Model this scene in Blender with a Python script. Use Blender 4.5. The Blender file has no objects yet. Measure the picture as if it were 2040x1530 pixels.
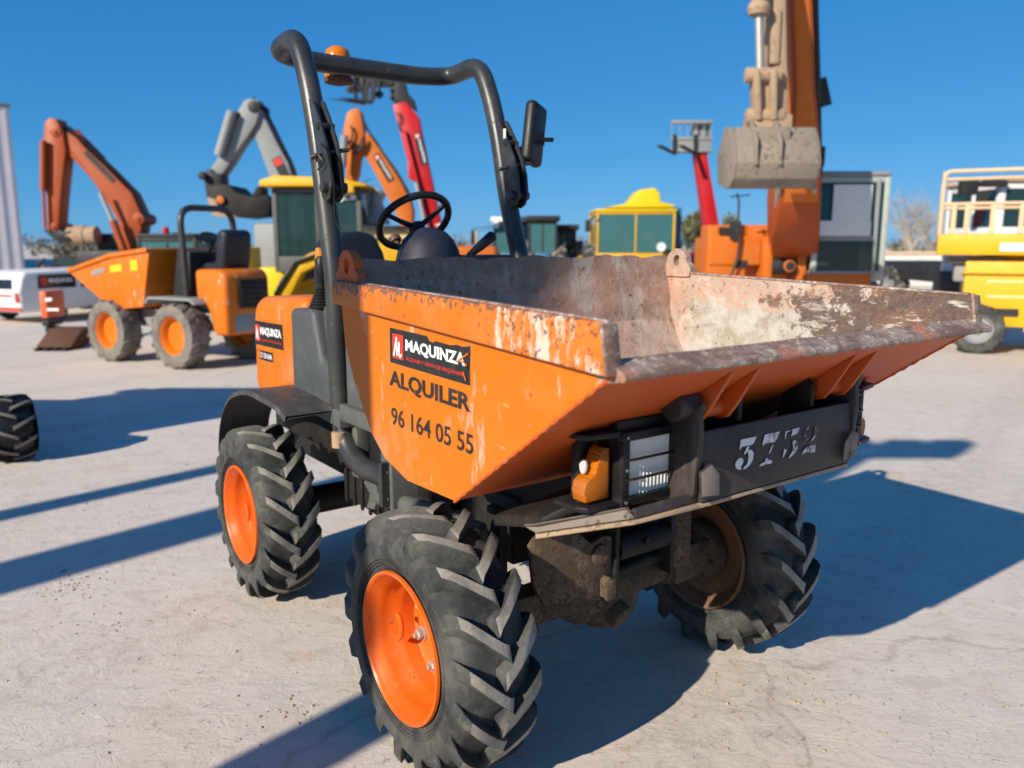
import bpy, bmesh, math, random
from mathutils import Vector, Matrix
random.seed(7)
R = math.radians
SC = bpy.context.scene
COL = SC.collection

# ------------------------------------------------------------------ camera, sky, sun, exposure
CAM_H = 1.498; PITCH = 0.1721; FPX = 1607.0
cd = bpy.data.cameras.new("camera"); cam = bpy.data.objects.new("camera", cd); COL.objects.link(cam)
cam.location = (0, 0, CAM_H); cam.rotation_euler = (R(90) - PITCH, 0, 0)
cd.sensor_width = 36; cd.lens = FPX / 2040 * 36; cd.clip_start = .05; cd.clip_end = 2000
cd.dof.use_dof = True; cd.dof.focus_distance = 2.4; cd.dof.aperture_fstop = 2.25
SC.camera = cam

SUN_EL = 28.5; SUN_AZ = 42.0          # elevation; direction the light travels, clockwise from +Y
w = bpy.data.worlds.new("World"); SC.world = w; w.use_nodes = True
nt = w.node_tree; bg = nt.nodes["Background"]
sky = nt.nodes.new("ShaderNodeTexSky"); sky.sky_type = 'NISHITA'; sky.sun_disc = False
sky.sun_elevation = R(SUN_EL); sky.sun_rotation = R(SUN_AZ + 180)
sky.altitude = 2000; sky.air_density = 0.7; sky.dust_density = 1.5; sky.ozone_density = 6
# deep winter blue: the phone's saturated rendering of the sky, as a tone curve per channel
sep = nt.nodes.new("ShaderNodeSeparateColor"); cmb = nt.nodes.new("ShaderNodeCombineColor"); nt.links.new(sky.outputs[0], sep.inputs[0])
for i, (g_, k_) in enumerate(((1.05, .43), (.526, .53), (.36, .74))):
    m1 = nt.nodes.new("ShaderNodeMath"); m1.operation = 'MULTIPLY'; m1.inputs[1].default_value = .11
    m2 = nt.nodes.new("ShaderNodeMath"); m2.operation = 'POWER'; m2.inputs[1].default_value = g_
    m3 = nt.nodes.new("ShaderNodeMath"); m3.operation = 'MULTIPLY'; m3.inputs[1].default_value = k_ / .11 / 1.32
    nt.links.new(sep.outputs[i], m1.inputs[0]); nt.links.new(m1.outputs[0], m2.inputs[0]); nt.links.new(m2.outputs[0], m3.inputs[0]); nt.links.new(m3.outputs[0], cmb.inputs[i])
nt.links.new(cmb.outputs[0], bg.inputs[0]); bg.inputs[1].default_value = .11
sd = bpy.data.lights.new("sun", 'SUN'); sun = bpy.data.objects.new("sun", sd); COL.objects.link(sun)
sd.energy = 4.6; sd.angle = R(.53); sd.color = (1, .90, .755)
az, el = R(SUN_AZ), R(SUN_EL)
sun.rotation_euler = Vector((math.sin(az) * math.cos(el), math.cos(az) * math.cos(el), -math.sin(el))).to_track_quat('-Z', 'Y').to_euler()
SC.view_settings.view_transform = 'Standard'; SC.view_settings.look = 'None'
SC.view_settings.exposure = 0.52; SC.view_settings.gamma = 1
SC.cycles.max_bounces = 6; SC.cycles.transparent_max_bounces = 12
SC.cycles.use_denoising = True

# ------------------------------------------------------------------ helpers
V = Vector
def pp(u, v, Y):
    """point at distance Y seen at photo pixel (u, v)"""
    cp, sp = math.cos(PITCH), math.sin(PITCH)
    x = (u - 1020) / FPX; y = (765 - v) / FPX
    d = V((x, cp + y * sp, -sp + y * cp))
    return V((0, 0, CAM_H)) + d * (Y / d.y)

class MB:
    def __init__(s): s.v = []; s.f = []; s.m = []
    def add(s, vs, fs, m=0):
        b = len(s.v); s.v += [tuple(p) for p in vs]
        for f in fs: s.f.append([i + b for i in f]); s.m.append(m)
    def box(s, c, d, m=0, rot=None):
        c = V(c); h = V(d) / 2
        vs = []
        for z in (-1, 1):
            for y in (-1, 1):
                for x in (-1, 1):
                    p = V((x * h.x, y * h.y, z * h.z))
                    if rot is not None: p = rot @ p
                    vs.append(c + p)
        s.add(vs, [(0, 2, 3, 1), (4, 5, 7, 6), (0, 1, 5, 4), (2, 6, 7, 3), (0, 4, 6, 2), (1, 3, 7, 5)], m)
    def bb(s, a, b, m=0):
        a = V(a); b = V(b); s.box((a + b) / 2, (abs(b.x - a.x), abs(b.y - a.y), abs(b.z - a.z)), m)
    def bar(s, a, b, w, h, up=(0, 0, 1), m=0):
        a = V(a); b = V(b); d = b - a; L = d.length; d.normalize()
        up = V(up); sx = d.cross(up)
        if sx.length < 1e-4: sx = d.cross(V((1, 0, 0)))
        sx.normalize(); u = sx.cross(d)
        s.box((a + b) / 2, (L, w, h), m, Matrix((d, sx, u)).transposed())
    def tube(s, pts, r, n=12, m=0, cap=True):
        pts = [V(p) for p in pts]; N = len(pts)
        rs = r if isinstance(r, (list, tuple)) else [r] * N
        t0 = (pts[1] - pts[0]).normalized()
        u = t0.cross(V((0, 0, 1)))
        if u.length < .05: u = t0.cross(V((1, 0, 0)))
        u.normalize(); vs = []
        for i, p in enumerate(pts):
            t = ((pts[min(i + 1, N - 1)] - pts[max(i - 1, 0)])).normalized()
            u = (u - t * u.dot(t)).normalized(); w_ = t.cross(u)
            for k in range(n):
                a = 2 * math.pi * k / n
                vs.append(p + (u * math.cos(a) + w_ * math.sin(a)) * rs[i])
        fs = []
        for i in range(N - 1):
            for k in range(n):
                k2 = (k + 1) % n
                fs.append((i * n + k, i * n + k2, (i + 1) * n + k2, (i + 1) * n + k))
        if cap: fs += [tuple(range(n))[::-1], tuple(range((N - 1) * n, N * n))]
        s.add(vs, fs, m)
    def lathe(s, prof, o=(0, 0, 0), ax=(0, 1, 0), n=32, m=0, closed=False, cap=True):
        """prof: (radius, height along ax)"""
        o = V(o); ax = V(ax).normalized()
        u = ax.cross(V((0, 0, 1)))
        if u.length < .05: u = ax.cross(V((1, 0, 0)))
        u.normalize(); w_ = ax.cross(u); vs = []; P = len(prof)
        for (r, h) in prof:
            for k in range(n):
                a = 2 * math.pi * k / n
                vs.append(o + ax * h + (u * math.cos(a) + w_ * math.sin(a)) * max(r, 1e-5))
        fs = []
        for i in range(P if closed else P - 1):
            j = (i + 1) % P
            for k in range(n):
                k2 = (k + 1) % n
                fs.append((i * n + k, i * n + k2, j * n + k2, j * n + k))
        if not closed and cap:
            if prof[0][0] > 1e-4: fs.append(tuple(range(n))[::-1])
            if prof[-1][0] > 1e-4: fs.append(tuple(range((P - 1) * n, P * n)))
        s.add(vs, fs, m)
    def prism(s, poly, ext, m=0):
        """closed polygon of 3-D points pushed along ext"""
        poly = [V(p) for p in poly]; ext = V(ext); n = len(poly)
        vs = poly + [p + ext for p in poly]
        fs = [tuple(range(n)), tuple(range(n, 2 * n))[::-1]]
        for i in range(n):
            j = (i + 1) % n; fs.append((i, i + n, j + n, j))
        s.add(vs, fs, m)
    def build(s, name, mats, parent=None, bevel=0, seg=2, smooth=35, loc=None):
        me = bpy.data.meshes.new(name)
        off = V((0, 0, 0)) if loc is None else V(loc)
        me.from_pydata([tuple(V(p) - off) for p in s.v], [], s.f)
        if not isinstance(mats, (list, tuple)): mats = [mats]
        for m_ in mats: me.materials.append(m_)
        me.polygons.foreach_set('material_index', s.m)
        bm = bmesh.new(); bm.from_mesh(me)
        bmesh.ops.recalc_face_normals(bm, faces=bm.faces)
        if bevel:
            es = [e for e in bm.edges if len(e.link_faces) == 2 and e.calc_face_angle(0) > R(28)]
            bmesh.ops.bevel(bm, geom=es, offset=bevel, segments=seg, affect='EDGES', clamp_overlap=True, profile=.5)
        bm.to_mesh(me); bm.free()
        if smooth:
            me.shade_smooth(); me.set_sharp_from_angle(angle=R(smooth))
        o = bpy.data.objects.new(name, me); COL.objects.link(o)
        if parent is not None: o.parent = parent
        if loc is not None: o.location = loc
        return o

def fillet(pts, r, seg=6):
    pts = [V(p) for p in pts]; out = [pts[0]]
    for i in range(1, len(pts) - 1):
        a, b, c = pts[i - 1], pts[i], pts[i + 1]
        d1 = (a - b); d2 = (c - b)
        k = min(r, d1.length * .48, d2.length * .48)
        p0 = b + d1.normalized() * k; p1 = b + d2.normalized() * k
        for j in range(seg + 1):
            t = j / seg
            out.append(p0 * (1 - t) ** 2 + b * 2 * t * (1 - t) + p1 * t ** 2)
    out.append(pts[-1]); return out

def thing(name, label, cat, loc=(0, 0, 0), rz=0, group=None):
    o = bpy.data.objects.new(name, None); COL.objects.link(o); o.empty_display_size = .2
    o.location = loc; o.rotation_euler = (0, 0, rz); o['label'] = label; o['category'] = cat
    if group: o['group'] = group
    return o
def tag(o, label, cat, group=None):
    o['label'] = label; o['category'] = cat
    if group: o['group'] = group
    return o
def copy_tree(o, parent=None):
    c = o.copy(); COL.objects.link(c)
    if parent is not None: c.parent = parent
    for ch in list(o.children): copy_tree(ch, c)
    return c

_txt = {}
def text2d(body, bold=.02):
    """flat triangles of a word, scaled to the unit box"""
    key = (body, bold)
    if key in _txt: return _txt[key]
    cu = bpy.data.curves.new("word", 'FONT'); cu.body = body; cu.offset = bold; cu.resolution_u = 3
    ob = bpy.data.objects.new("word", cu); COL.objects.link(ob)
    dg = bpy.context.evaluated_depsgraph_get(); dg.update()
    me = bpy.data.meshes.new_from_object(ob.evaluated_get(dg))
    vs = [(v.co.x, v.co.y) for v in me.vertices]; fs = [list(p.vertices) for p in me.polygons]
    bpy.data.objects.remove(ob); bpy.data.curves.remove(cu); bpy.data.meshes.remove(me)
    x0 = min(v[0] for v in vs); x1 = max(v[0] for v in vs); y0 = min(v[1] for v in vs); y1 = max(v[1] for v in vs)
    vs = [((x - x0) / (x1 - x0), (y - y0) / (y1 - y0)) for x, y in vs]
    _txt[key] = (vs, fs); return _txt[key]

class Decal:
    """flat lettering on a plane: o origin (lower left), u right, v up (metres), n out of the surface"""
    def __init__(s, o, u, v):
        s.o = V(o); s.u = V(u).normalized(); s.v = V(v); s.v = (s.v - s.u * s.v.dot(s.u)).normalized()
        s.n = s.u.cross(s.v); s.mb = MB()
    def P(s, x, y, h): return s.o + s.u * x + s.v * y + s.n * h
    def poly(s, pts, m, h): s.mb.add([s.P(x, y, h) for x, y in pts], [list(range(len(pts)))], m)
    def word(s, body, x, y, w_, h_, m, lift, bold=.02, shear=0):
        vs, fs = text2d(body, bold)
        s.mb.add([s.P(x + (a + shear * b) * w_, y + b * h_, lift) for a, b in vs], fs, m)
    def stroke(s, pts, wd, m, h):
        for a, b in zip(pts, pts[1:]):
            a = V(a); b = V(b); d = (b - a).normalized(); n_ = V((-d.y, d.x)) * wd / 2; e = d * wd * .3
            s.poly([tuple(a - e + n_), tuple(a - e - n_), tuple(b + e - n_), tuple(b + e + n_)], m, h)
    def build(s, name, mats, parent): return s.mb.build(name, mats, parent, smooth=0)

# ------------------------------------------------------------------ materials
class NT:
    def __init__(s, name):
        s.mat = bpy.data.materials.new(name); s.mat.use_nodes = True
        s.t = s.mat.node_tree; s.b = s.t.nodes["Principled BSDF"]; s.out = s.t.nodes["Material Output"]
        s.tc = s.t.nodes.new("ShaderNodeTexCoord")
    def n(s, ty, **k):
        x = s.t.nodes.new("ShaderNode" + ty)
        for a, b in k.items(): setattr(x, a, b)
        return x
    def l(s, a, b): s.t.links.new(a, b)
    def co(s, kind='Object', scale=(1, 1, 1), rot=(0, 0, 0), loc=(0, 0, 0)):
        m = s.n("Mapping"); m.inputs['Scale'].default_value = scale; m.inputs['Rotation'].default_value = rot
        m.inputs['Location'].default_value = loc
        s.l(s.tc.outputs[kind], m.inputs[0]); return m.outputs[0]
    def noise(s, sc, det=6, rough=.6, co=None, dist=0):
        x = s.n("TexNoise"); x.inputs['Scale'].default_value = sc; x.inputs['Detail'].default_value = det
        x.inputs['Roughness'].default_value = rough; x.inputs['Distortion'].default_value = dist
        s.l(co if co is not None else s.tc.outputs['Object'], x.inputs['Vector']); return x.outputs['Fac']
    def vor(s, sc, co=None, feat='F1'):
        x = s.n("TexVoronoi", feature=feat); x.inputs['Scale'].default_value = sc
        s.l(co if co is not None else s.tc.outputs['Object'], x.inputs['Vector']); return x.outputs['Distance']
    def ramp(s, fac, pts, interp='LINEAR'):
        x = s.n("ValToRGB"); r = x.color_ramp; r.interpolation = interp
        while len(r.elements) < len(pts): r.elements.new(.5)
        for e, (p, c) in zip(r.elements, pts):
            e.position = p; e.color = (c, c, c, 1) if not isinstance(c, (tuple, list)) else (*c, 1)
        s.l(fac, x.inputs[0]); return x.outputs[0]
    def th(s, fac, a, b): return s.ramp(fac, [(a, 0.), (b, 1.)] if a < b else [(b, 1.), (a, 0.)])
    def mix(s, fac, a, b, blend='MIX'):
        x = s.n("Mix", data_type='RGBA', blend_type=blend)
        if isinstance(fac, (int, float)): x.inputs[0].default_value = fac
        else: s.l(fac, x.inputs[0])
        for i, c in ((6, a), (7, b)):
            if isinstance(c, (tuple, list)): x.inputs[i].default_value = (*c, 1)
            else: s.l(c, x.inputs[i])
        return x.outputs[2]
    def math(s, op, a, b=0., c=None):
        x = s.n("Math", operation=op)
        for i, q in enumerate((a, b) if c is None else (a, b, c)):
            if isinstance(q, (int, float)): x.inputs[i].default_value = q
            else: s.l(q, x.inputs[i])
        return x.outputs[0]
    def mul(s, a, b): return s.math('MULTIPLY', a, b)
    def xyz(s, kind='Object'):
        x = s.n("SeparateXYZ"); s.l(s.tc.outputs[kind], x.inputs[0]); return x.outputs
    def rng(s, v, a, b, c=0., d=1.):
        x = s.n("MapRange", interpolation_type='SMOOTHSTEP')
        s.l(v, x.inputs[0])
        for i, q in enumerate((a, b, c, d)): x.inputs[i + 1].default_value = q
        return x.outputs[0]
    def bump(s, h, dist=.002, strength=1.):
        x = s.n("Bump"); x.inputs['Strength'].default_value = strength; x.inputs['Distance'].default_value = dist
        s.l(h, x.inputs['Height']); s.l(x.outputs[0], s.b.inputs['Normal'])
    def done(s, col, rough=.6, metal=0., spec=None):
        for k, q in (('Base Color', col), ('Roughness', rough), ('Metallic', metal)):
            if isinstance(q, (tuple, list)): s.b.inputs[k].default_value = (*q, 1)
            elif isinstance(q, (int, float)): s.b.inputs[k].default_value = q
            else: s.l(q, s.b.inputs[k])
        if spec is not None: s.b.inputs['Specular IOR Level'].default_value = spec
        return s.mat

def worn(name, col, chip=(.32, .27, .22), chip_t=(.66, .69), dirt=(.25, .2, .15), dirt_a=.5, fade=None, fade_a=.35,
         rough=.45, sc=1., metal=0., bmp=.0008, streak=0.):
    m = NT(name)
    big = m.noise(2.2 * sc, 4, .6); mid = m.noise(9 * sc, 8, .65); fine = m.noise(38 * sc, 10, .7)
    c = m.mix(m.mul(m.th(big, .45, .7), fade_a), col, fade or tuple(min(1, q * 1.2 + .012) for q in col))
    c = m.mix(m.mul(m.th(mid, .5, .78), dirt_a), c, dirt)
    if streak:
        sv = m.noise(26, 6, .6, m.co('Object', (1, 1, .12)))
        c = m.mix(m.mul(m.th(sv, .58, .72), streak), c, dirt)
    cf = m.mul(m.th(fine, *chip_t), m.th(mid, .42, .58))
    c = m.mix(cf, c, chip)
    m.bump(m.math('ADD', m.mul(cf, -1.), m.mul(fine, .4)), bmp)
    rg = m.math('ADD', m.mul(mid, .35), rough - .12)
    return m.done(c, rg, metal, .32)

ORANGE = (.60, .140, .0015)
M = {}
def bodypaint():
    m = NT("orange_paint")
    x, y, z = m.xyz()
    big = m.noise(2.6, 5, .6); mid = m.noise(7, 8, .65); fine = m.noise(45, 10, .7)
    vert = m.noise(16, 8, .65, m.co('Object', (1, 1, .3)))
    c = m.mix(m.mul(m.th(big, .42, .75), .45), ORANGE, (.62, .165, .02))
    c = m.mix(m.mul(m.th(mid, .54, .74), .22), c, (.60, .24, .12))
    # pale scrapes, mostly below and ahead
    sc = m.mul(m.th(vert, .575, .65), m.th(mid, .46, .58))
    c = m.mix(m.mul(sc, .7), c, (.56, .44, .36))
    pk = m.mul(m.th(m.noise(3.4, 6, .65, m.co('Object', (1, 1, .7), (0, 0, 0), (2, 0, 4))), .56, .70), m.rng(z, 1.10, .92))
    c = m.mix(m.mul(pk, .6), c, (.62, .27, .17))
    hair = m.noise(60, 4, .6, m.co('Object', (.25, 1, 1), (0, .5, 0)))
    c = m.mix(m.mul(m.mul(m.th(hair, .66, .70), m.th(big, .40, .55)), .45), c, (.58, .40, .28))
    chip = m.mul(m.th(fine, .655, .685), m.th(mid, .48, .58))
    c = m.mix(chip, c, (.16, .08, .05))
    m.bump(m.math('ADD', m.math('ADD', m.mul(chip, -1.), m.mul(mid, .5)), m.mul(m.noise(3.5, 2, .5), 12.)), .0008)
    return m.done(c, m.math('ADD', m.mul(mid, .3), .30), 0, .32)
M['orange'] = bodypaint()
def rimpaint():
    m = NT("worn_rim_paint")
    x, y, z = m.xyz()
    mid = m.noise(8, 8, .7); fine = m.noise(55, 10, .7); st = m.noise(20, 8, .7, m.co('Object', (1, 1, .35)))
    up = m.rng(z, 1.335, 1.385); fwd = m.rng(x, .05, .75)
    c = m.mix(m.mul(m.th(mid, .4, .7), .35), ORANGE, (.62, .22, .08))
    pale = m.mul(m.th(m.math('ADD', st, m.mul(fwd, .20)), .68, .76), .85)
    c = m.mix(pale, c, (.60, .54, .46))
    rust = m.th(m.math('ADD', m.math('ADD', fine, m.mul(up, .14)), m.mul(fwd, .05)), .62, .67)
    c = m.mix(rust, c, (.17, .10, .075))
    m.bump(m.math('ADD', m.mul(rust, -1.), m.mul(st, .8)), .0015)
    return m.done(c, m.math('ADD', m.mul(mid, .3), .35))
M['rim'] = rimpaint()
def inner():
    m = NT("worn_hopper_lining")
    x, y, z = m.xyz()
    n1 = m.noise(3.2, 8, .65, m.co('Object', (1.2, 1, 2.2)), .4); n2 = m.noise(11, 10, .7); n3 = m.noise(42, 12, .75)
    n4 = m.noise(5, 8, .6, m.co('Object', (1, 1, 1), (0, 0, 0), (7, 3, 1)))
    cream = m.mix(m.th(n2, .42, .6), (.50, .475, .42), (.34, .285, .225))
    cream = m.mix(m.mul(m.th(n3, .53, .62), .5), cream, (.38, .30, .22))
    wz = m.math('ADD', z, m.math('ADD', m.mul(n4, .10), m.mul(n2, .06)))
    og = m.mul(m.rng(wz, 1.335, 1.365), m.th(m.math('ADD', m.mul(n2, .5), m.mul(n3, .5)), .40, .56))
    c = m.mix(m.mul(og, .8), cream, m.mix(m.th(n2, .45, .6), (.60, .25, .13), (.52, .37, .29)))
    bw = m.rng(x, -.20, -.31)
    top = m.rng(wz, 1.44, 1.50)
    bcol = m.mix(m.th(n2, .42, .58), (.52, .29, .20), (.36, .20, .14))
    bcol = m.mix(m.mul(top, .7), bcol, (.26, .15, .09))
    c = m.mix(m.mul(m.mul(bw, m.math('SUBTRACT', 1., m.mul(m.rng(y, .25, .62), .45))), .85), c, bcol)
    c = m.mix(m.mul(m.mul(bw, m.th(m.noise(6, 8, .65, m.co('Object', (1, 1, .45))), .53, .60)), .6), c, (.55, .47, .39))
    fr = m.rng(x, .05, .50)
    mixn = m.math('ADD', m.math('ADD', m.mul(n1, .45), m.mul(n2, .3)), m.mul(n3, .25))
    rust = m.th(m.math('ADD', mixn, m.mul(fr, .13)), .570, .600)
    rc = m.mix(m.th(n3, .44, .60), (.075, .043, .034), (.155, .105, .085))
    rc = m.mix(m.mul(m.th(n4, .52, .6), .35), rc, (.34, .12, .05))
    c = m.mix(m.mul(rust, .93), c, rc)
    scr = m.noise(30, 8, .65, m.co('Object', (.22, 1, 1), (0, .35, 0)))
    c = m.mix(m.mul(m.mul(m.mul(m.th(scr, .575, .62), m.th(n1, .42, .55)), fr), .85), c, (.56, .51, .45))
    chunk = m.mul(m.mul(m.th(n2, .60, .63), m.th(n4, .44, .52)), fr)
    c = m.mix(m.mul(chunk, .8), c, (.55, .50, .44))
    sp = m.mul(m.th(m.math('ADD', n3, m.mul(bw, .02)), .57, .60), m.th(n2, .42, .55))
    c = m.mix(m.mul(sp, .85), c, m.mix(m.th(n4, .45, .55), (.11, .05, .035), (.42, .13, .06)))
    m.bump(m.math('ADD', m.math('ADD', m.mul(n3, 1.2), m.mul(n2, .6)), m.mul(rust, -.25)), .0055)
    return m.done(c, .82)
M['inner'] = inner()
def lipm():
    m = NT("scraped_steel_lip")
    n1 = m.noise(16, 12, .75, m.co('Object', (1, .5, 1))); n2 = m.noise(60, 12, .75); n3 = m.noise(6, 6, .6)
    c = m.mix(m.th(n1, .45, .6), (.19, .105, .072), (.34, .25, .19))
    c = m.mix(m.mul(m.mul(m.th(n2, .52, .57), m.th(n1, .40, .56)), .85), c, (.52, .48, .43))
    c = m.mix(m.mul(m.mul(m.th(n3, .58, .66), m.th(n1, .42, .55)), .8), c, (.50, .15, .06))
    m.bump(n2, .0018)
    return m.done(c, .62)
M['lip'] = lipm()
def under():
    m = NT("dusty_underside_paint")
    n1 = m.noise(3, 8, .6); n2 = m.noise(30, 8, .7, m.co('Object', (1, .15, 1)))
    c = m.mix(m.mul(m.th(n1, .4, .7), .5), (.52, .082, .006), (.42, .11, .03))
    c = m.mix(m.mul(m.th(n2, .58, .7), .5), c, (.34, .22, .14))
    m.bump(n2, .001); return m.done(c, .5)
M['under'] = under()
def blacktube():
    m = NT("chipped_black_paint")
    n1 = m.noise(5, 6, .6); n2 = m.noise(40, 10, .72); n3 = m.noise(12, 6, .6, m.co('Object', (1, 1, .5)))
    c = m.mix(m.th(n1, .4, .7), (.024, .026, .027), (.048, .047, .043))
    d = m.mul(m.th(n2, .6, .66), m.th(n3, .48, .6))
    c = m.mix(m.mul(d, .75), c, (.17, .13, .10))
    m.bump(m.math('ADD', m.mul(d, -1), m.mul(n2, .3)), .0012)
    return m.done(c, m.math('ADD', m.mul(n3, .35), .2))
M['tube'] = blacktube()
M['greyplastic'] = worn("grey_moulded_plastic", (.062, .07, .074), (.2, .19, .17), (.70, .74), (.13, .12, .11), .4, (.10, .11, .11), .5, .5, 1.2)
M['greypaint'] = worn("grey_painted_steel", (.085, .09, .088), (.2, .12, .07), (.66, .7), (.2, .18, .15), .55, None, .4, .5, 1.5)
M['darksteel'] = worn("greasy_dark_steel", (.011, .010, .009), (.10, .07, .05), (.62, .7), (.05, .04, .03), .6, (.022, .019, .016), .5, .6, 1.5, bmp=.002)
M['plate'] = worn("black_bumper_plate", (.036, .030, .028), (.13, .10, .085), (.60, .70), (.085, .066, .057), .7, None, .5, .45, 1.5, streak=.7)
M['mud'] = worn("muddy_rusty_steel", (.085, .058, .038), (.20, .08, .035), (.54, .62), (.24, .19, .135), .75, (.14, .105, .07), .7, .9, 2., bmp=.008)
M['blackplastic'] = worn("black_plastic", (.010, .010, .011), (.07, .07, .07), (.72, .76), (.045, .04, .036), .4, (.02, .02, .02), .3, .4, 2.)
M['seat'] = worn("black_vinyl", (.014, .016, .024), (.05, .05, .05), (.75, .8), (.04, .04, .042), .5, None, .3, .42, 2.)
M['dash'] = worn("dusty_dark_dash", (.014, .017, .030), (.035, .035, .04), (.60, .64), (.03, .032, .04), .5, None, .3, .5, 3.)
M['white'] = worn("white_paint", (.72, .71, .68), (.4, .35, .3), (.72, .76), (.5, .47, .42), .4, (.8, .79, .76), .3, .45)
M['chrome'] = worn("dull_zinc", (.42, .40, .36), (.2, .15, .1), (.6, .7), (.3, .26, .2), .6, None, .3, .4, 6., .5)
M['rust'] = worn("rust_steel", (.10, .045, .025), (.09, .04, .025), (.55, .62), (.28, .2, .14), .6, None, .4, .85, 4., bmp=.003)
def rubber(name, base, dust, a, b, sc=1.):
    m = NT(name)
    n1 = m.noise(6 * sc, 8, .65); n2 = m.noise(36 * sc, 10, .72); n3 = m.noise(17 * sc, 6, .7, m.co('Object', (1, .4, 1)), 1.2)
    c = m.mix(m.th(n1, a, b), base, dust)
    c = m.mix(m.mul(m.th(n3, .56, .68), .45), c, tuple(q * 1.15 for q in dust))
    c = m.mix(m.mul(m.th(n2, .6, .66), .4), c, base)
    m.bump(m.math('ADD', n2, n1), .003)
    return m.done(c, .78)
M['rubber'] = rubber("grey_dusty_rubber", (.018, .020, .021), (.125, .12, .105), .41, .74)
M['tread'] = rubber("dusty_tread_rubber", (.15, .138, .12), (.30, .275, .24), .36, .66, 1.6)
M['dusty'] = rubber("earth_dusted_rubber", (.10, .09, .078), (.22, .195, .165), .35, .65)
def glassm(name, col, rough=.08, tr=.35):
    m = NT(name)
    m.done(col, rough, 0)
    t = m.n("BsdfTransparent"); t.inputs[0].default_value = (.75, .9, .88, 1)
    x = m.n("MixShader"); x.inputs[0].default_value = tr
    m.l(m.b.outputs[0], x.inputs[1]); m.l(t.outputs[0], x.inputs[2]); m.l(x.outputs[0], m.out.inputs[0])
    return m.mat
M['glass'] = glassm("tinted_cab_glass", (.025, .06, .058), .05, .38)
M['tealglass'] = glassm("teal_cab_glass", (.07, .20, .21), .05, .40)
M['darkglass'] = glassm("dark_glass", (.012, .016, .02), .05, .12)
def lens(name, col, tr, sc=140):
    m = NT(name)
    wv = m.n("TexWave", wave_type='BANDS', bands_direction='Y'); wv.inputs['Scale'].default_value = sc / 2
    m.l(m.tc.outputs['Object'], wv.inputs[0]); wv2 = m.n("TexWave", wave_type='BANDS', bands_direction='Z'); wv2.inputs['Scale'].default_value = sc / 2.4
    m.l(m.tc.outputs['Object'], wv2.inputs[0]); m.bump(m.math('ADD', wv.outputs['Fac'], wv2.outputs['Fac']), .0014, .8)
    nz = m.noise(20, 6, .6)
    m.done(m.mix(m.mul(m.th(nz, .45, .7), .5), col, tuple(q * .55 + .1 for q in col)), .18)
    m.b.inputs['Transmission Weight'].default_value = tr; m.b.inputs['IOR'].default_value = 1.4
    return m.mat
M['amber'] = lens("amber_lens", (.62, .17, .003), .25)
M['lamp'] = worn('frosted_lamp_glass', (.70, .68, .62), (.4, .38, .34), (.68, .74), (.45, .42, .37), .5, (.74, .72, .67), .3, .25, 8.)
def flat(name, col, rough=.5, wear=.25):
    m = NT(name); n1 = m.noise(30, 8, .7)
    return m.done(m.mix(m.mul(m.th(n1, .5, .7), wear), col, tuple(q * .6 + .06 for q in col)), rough)
M['vblack'] = flat("black_vinyl_film", (.011, .011, .013), .35, .4)
M['vwhite'] = flat("white_vinyl_film", (.8, .8, .78), .4, .2)
M['vred'] = flat("red_vinyl_film", (.62, .035, .02), .4, .2)
def stencil():
    m = NT("stencilled_white_paint"); n1 = m.noise(38, 8, .72); x, y, z = m.xyz()
    g = m.math('ADD', n1, m.rng(y, -.15, .17, -.16, .045))
    c = m.mix(m.th(g, .42, .56), (.70, .69, .67), (.07, .06, .055))
    return m.done(c, .6)
M['stencil'] = stencil()
M['bgorange'] = worn("excavator_orange_paint", (.52, .125, .010), (.2, .1, .06), (.68, .72), (.35, .2, .1), .4, None, .35, .45, .6)
M['bgredorange'] = worn("dark_red_orange_and_boom_shade", (.33, .060, .010), (.15, .07, .05), (.66, .7), (.20, .07, .03), .35, None, .3, .45, .6)  # left excavator's own paint; also the painted shade of a lower boom
M['red'] = worn("telehandler_red_paint", (.46, .010, .014), (.3, .1, .08), (.7, .74), (.4, .06, .05), .3, None, .2, .4, .5)
M['yellow'] = worn("yellow_paint", (.66, .36, .008), (.3, .2, .1), (.68, .72), (.42, .26, .05), .4, (.68, .42, .04), .35, .45, .6)
M['brightyellow'] = worn("bright_yellow_paint", (.70, .50, .006), (.3, .25, .1), (.7, .75), (.6, .5, .1), .3, None, .2, .45, .6)
M['beigehood'] = worn("pale_yellow_paint", (.72, .55, .26), (.4, .3, .2), (.66, .7), (.55, .42, .25), .4, None, .3, .5, .6)
M['greymachine'] = worn("grey_machine_paint", (.24, .25, .25), (.15, .12, .1), (.62, .68), (.2, .18, .16), .55, None, .4, .55, .5)
M['bucketsteel'] = worn("scoured_bucket_steel", (.23, .19, .15), (.13, .09, .06), (.54, .62), (.32, .27, .21), .6, None, .4, .7, .7, bmp=.004)
M['dirtsteel'] = worn("earthy_steel", (.36, .25, .16), (.2, .12, .07), (.56, .64), (.42, .31, .21), .6, None, .4, .75, .8, bmp=.004)
M['beige'] = worn("beige_rail_paint", (.62, .44, .27), (.4, .3, .2), (.68, .73), (.5, .37, .24), .4, None, .3, .5, 1.)
M['bgblack'] = worn("weathered_black_paint", (.02, .021, .023), (.08, .07, .06), (.66, .7), (.07, .06, .055), .5, None, .3, .5, .6)
M['teal'] = worn("blue_green_paint", (.03, .14, .24), (.1, .1, .1), (.7, .75), (.08, .16, .2), .4, None, .3, .45, .6)

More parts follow.
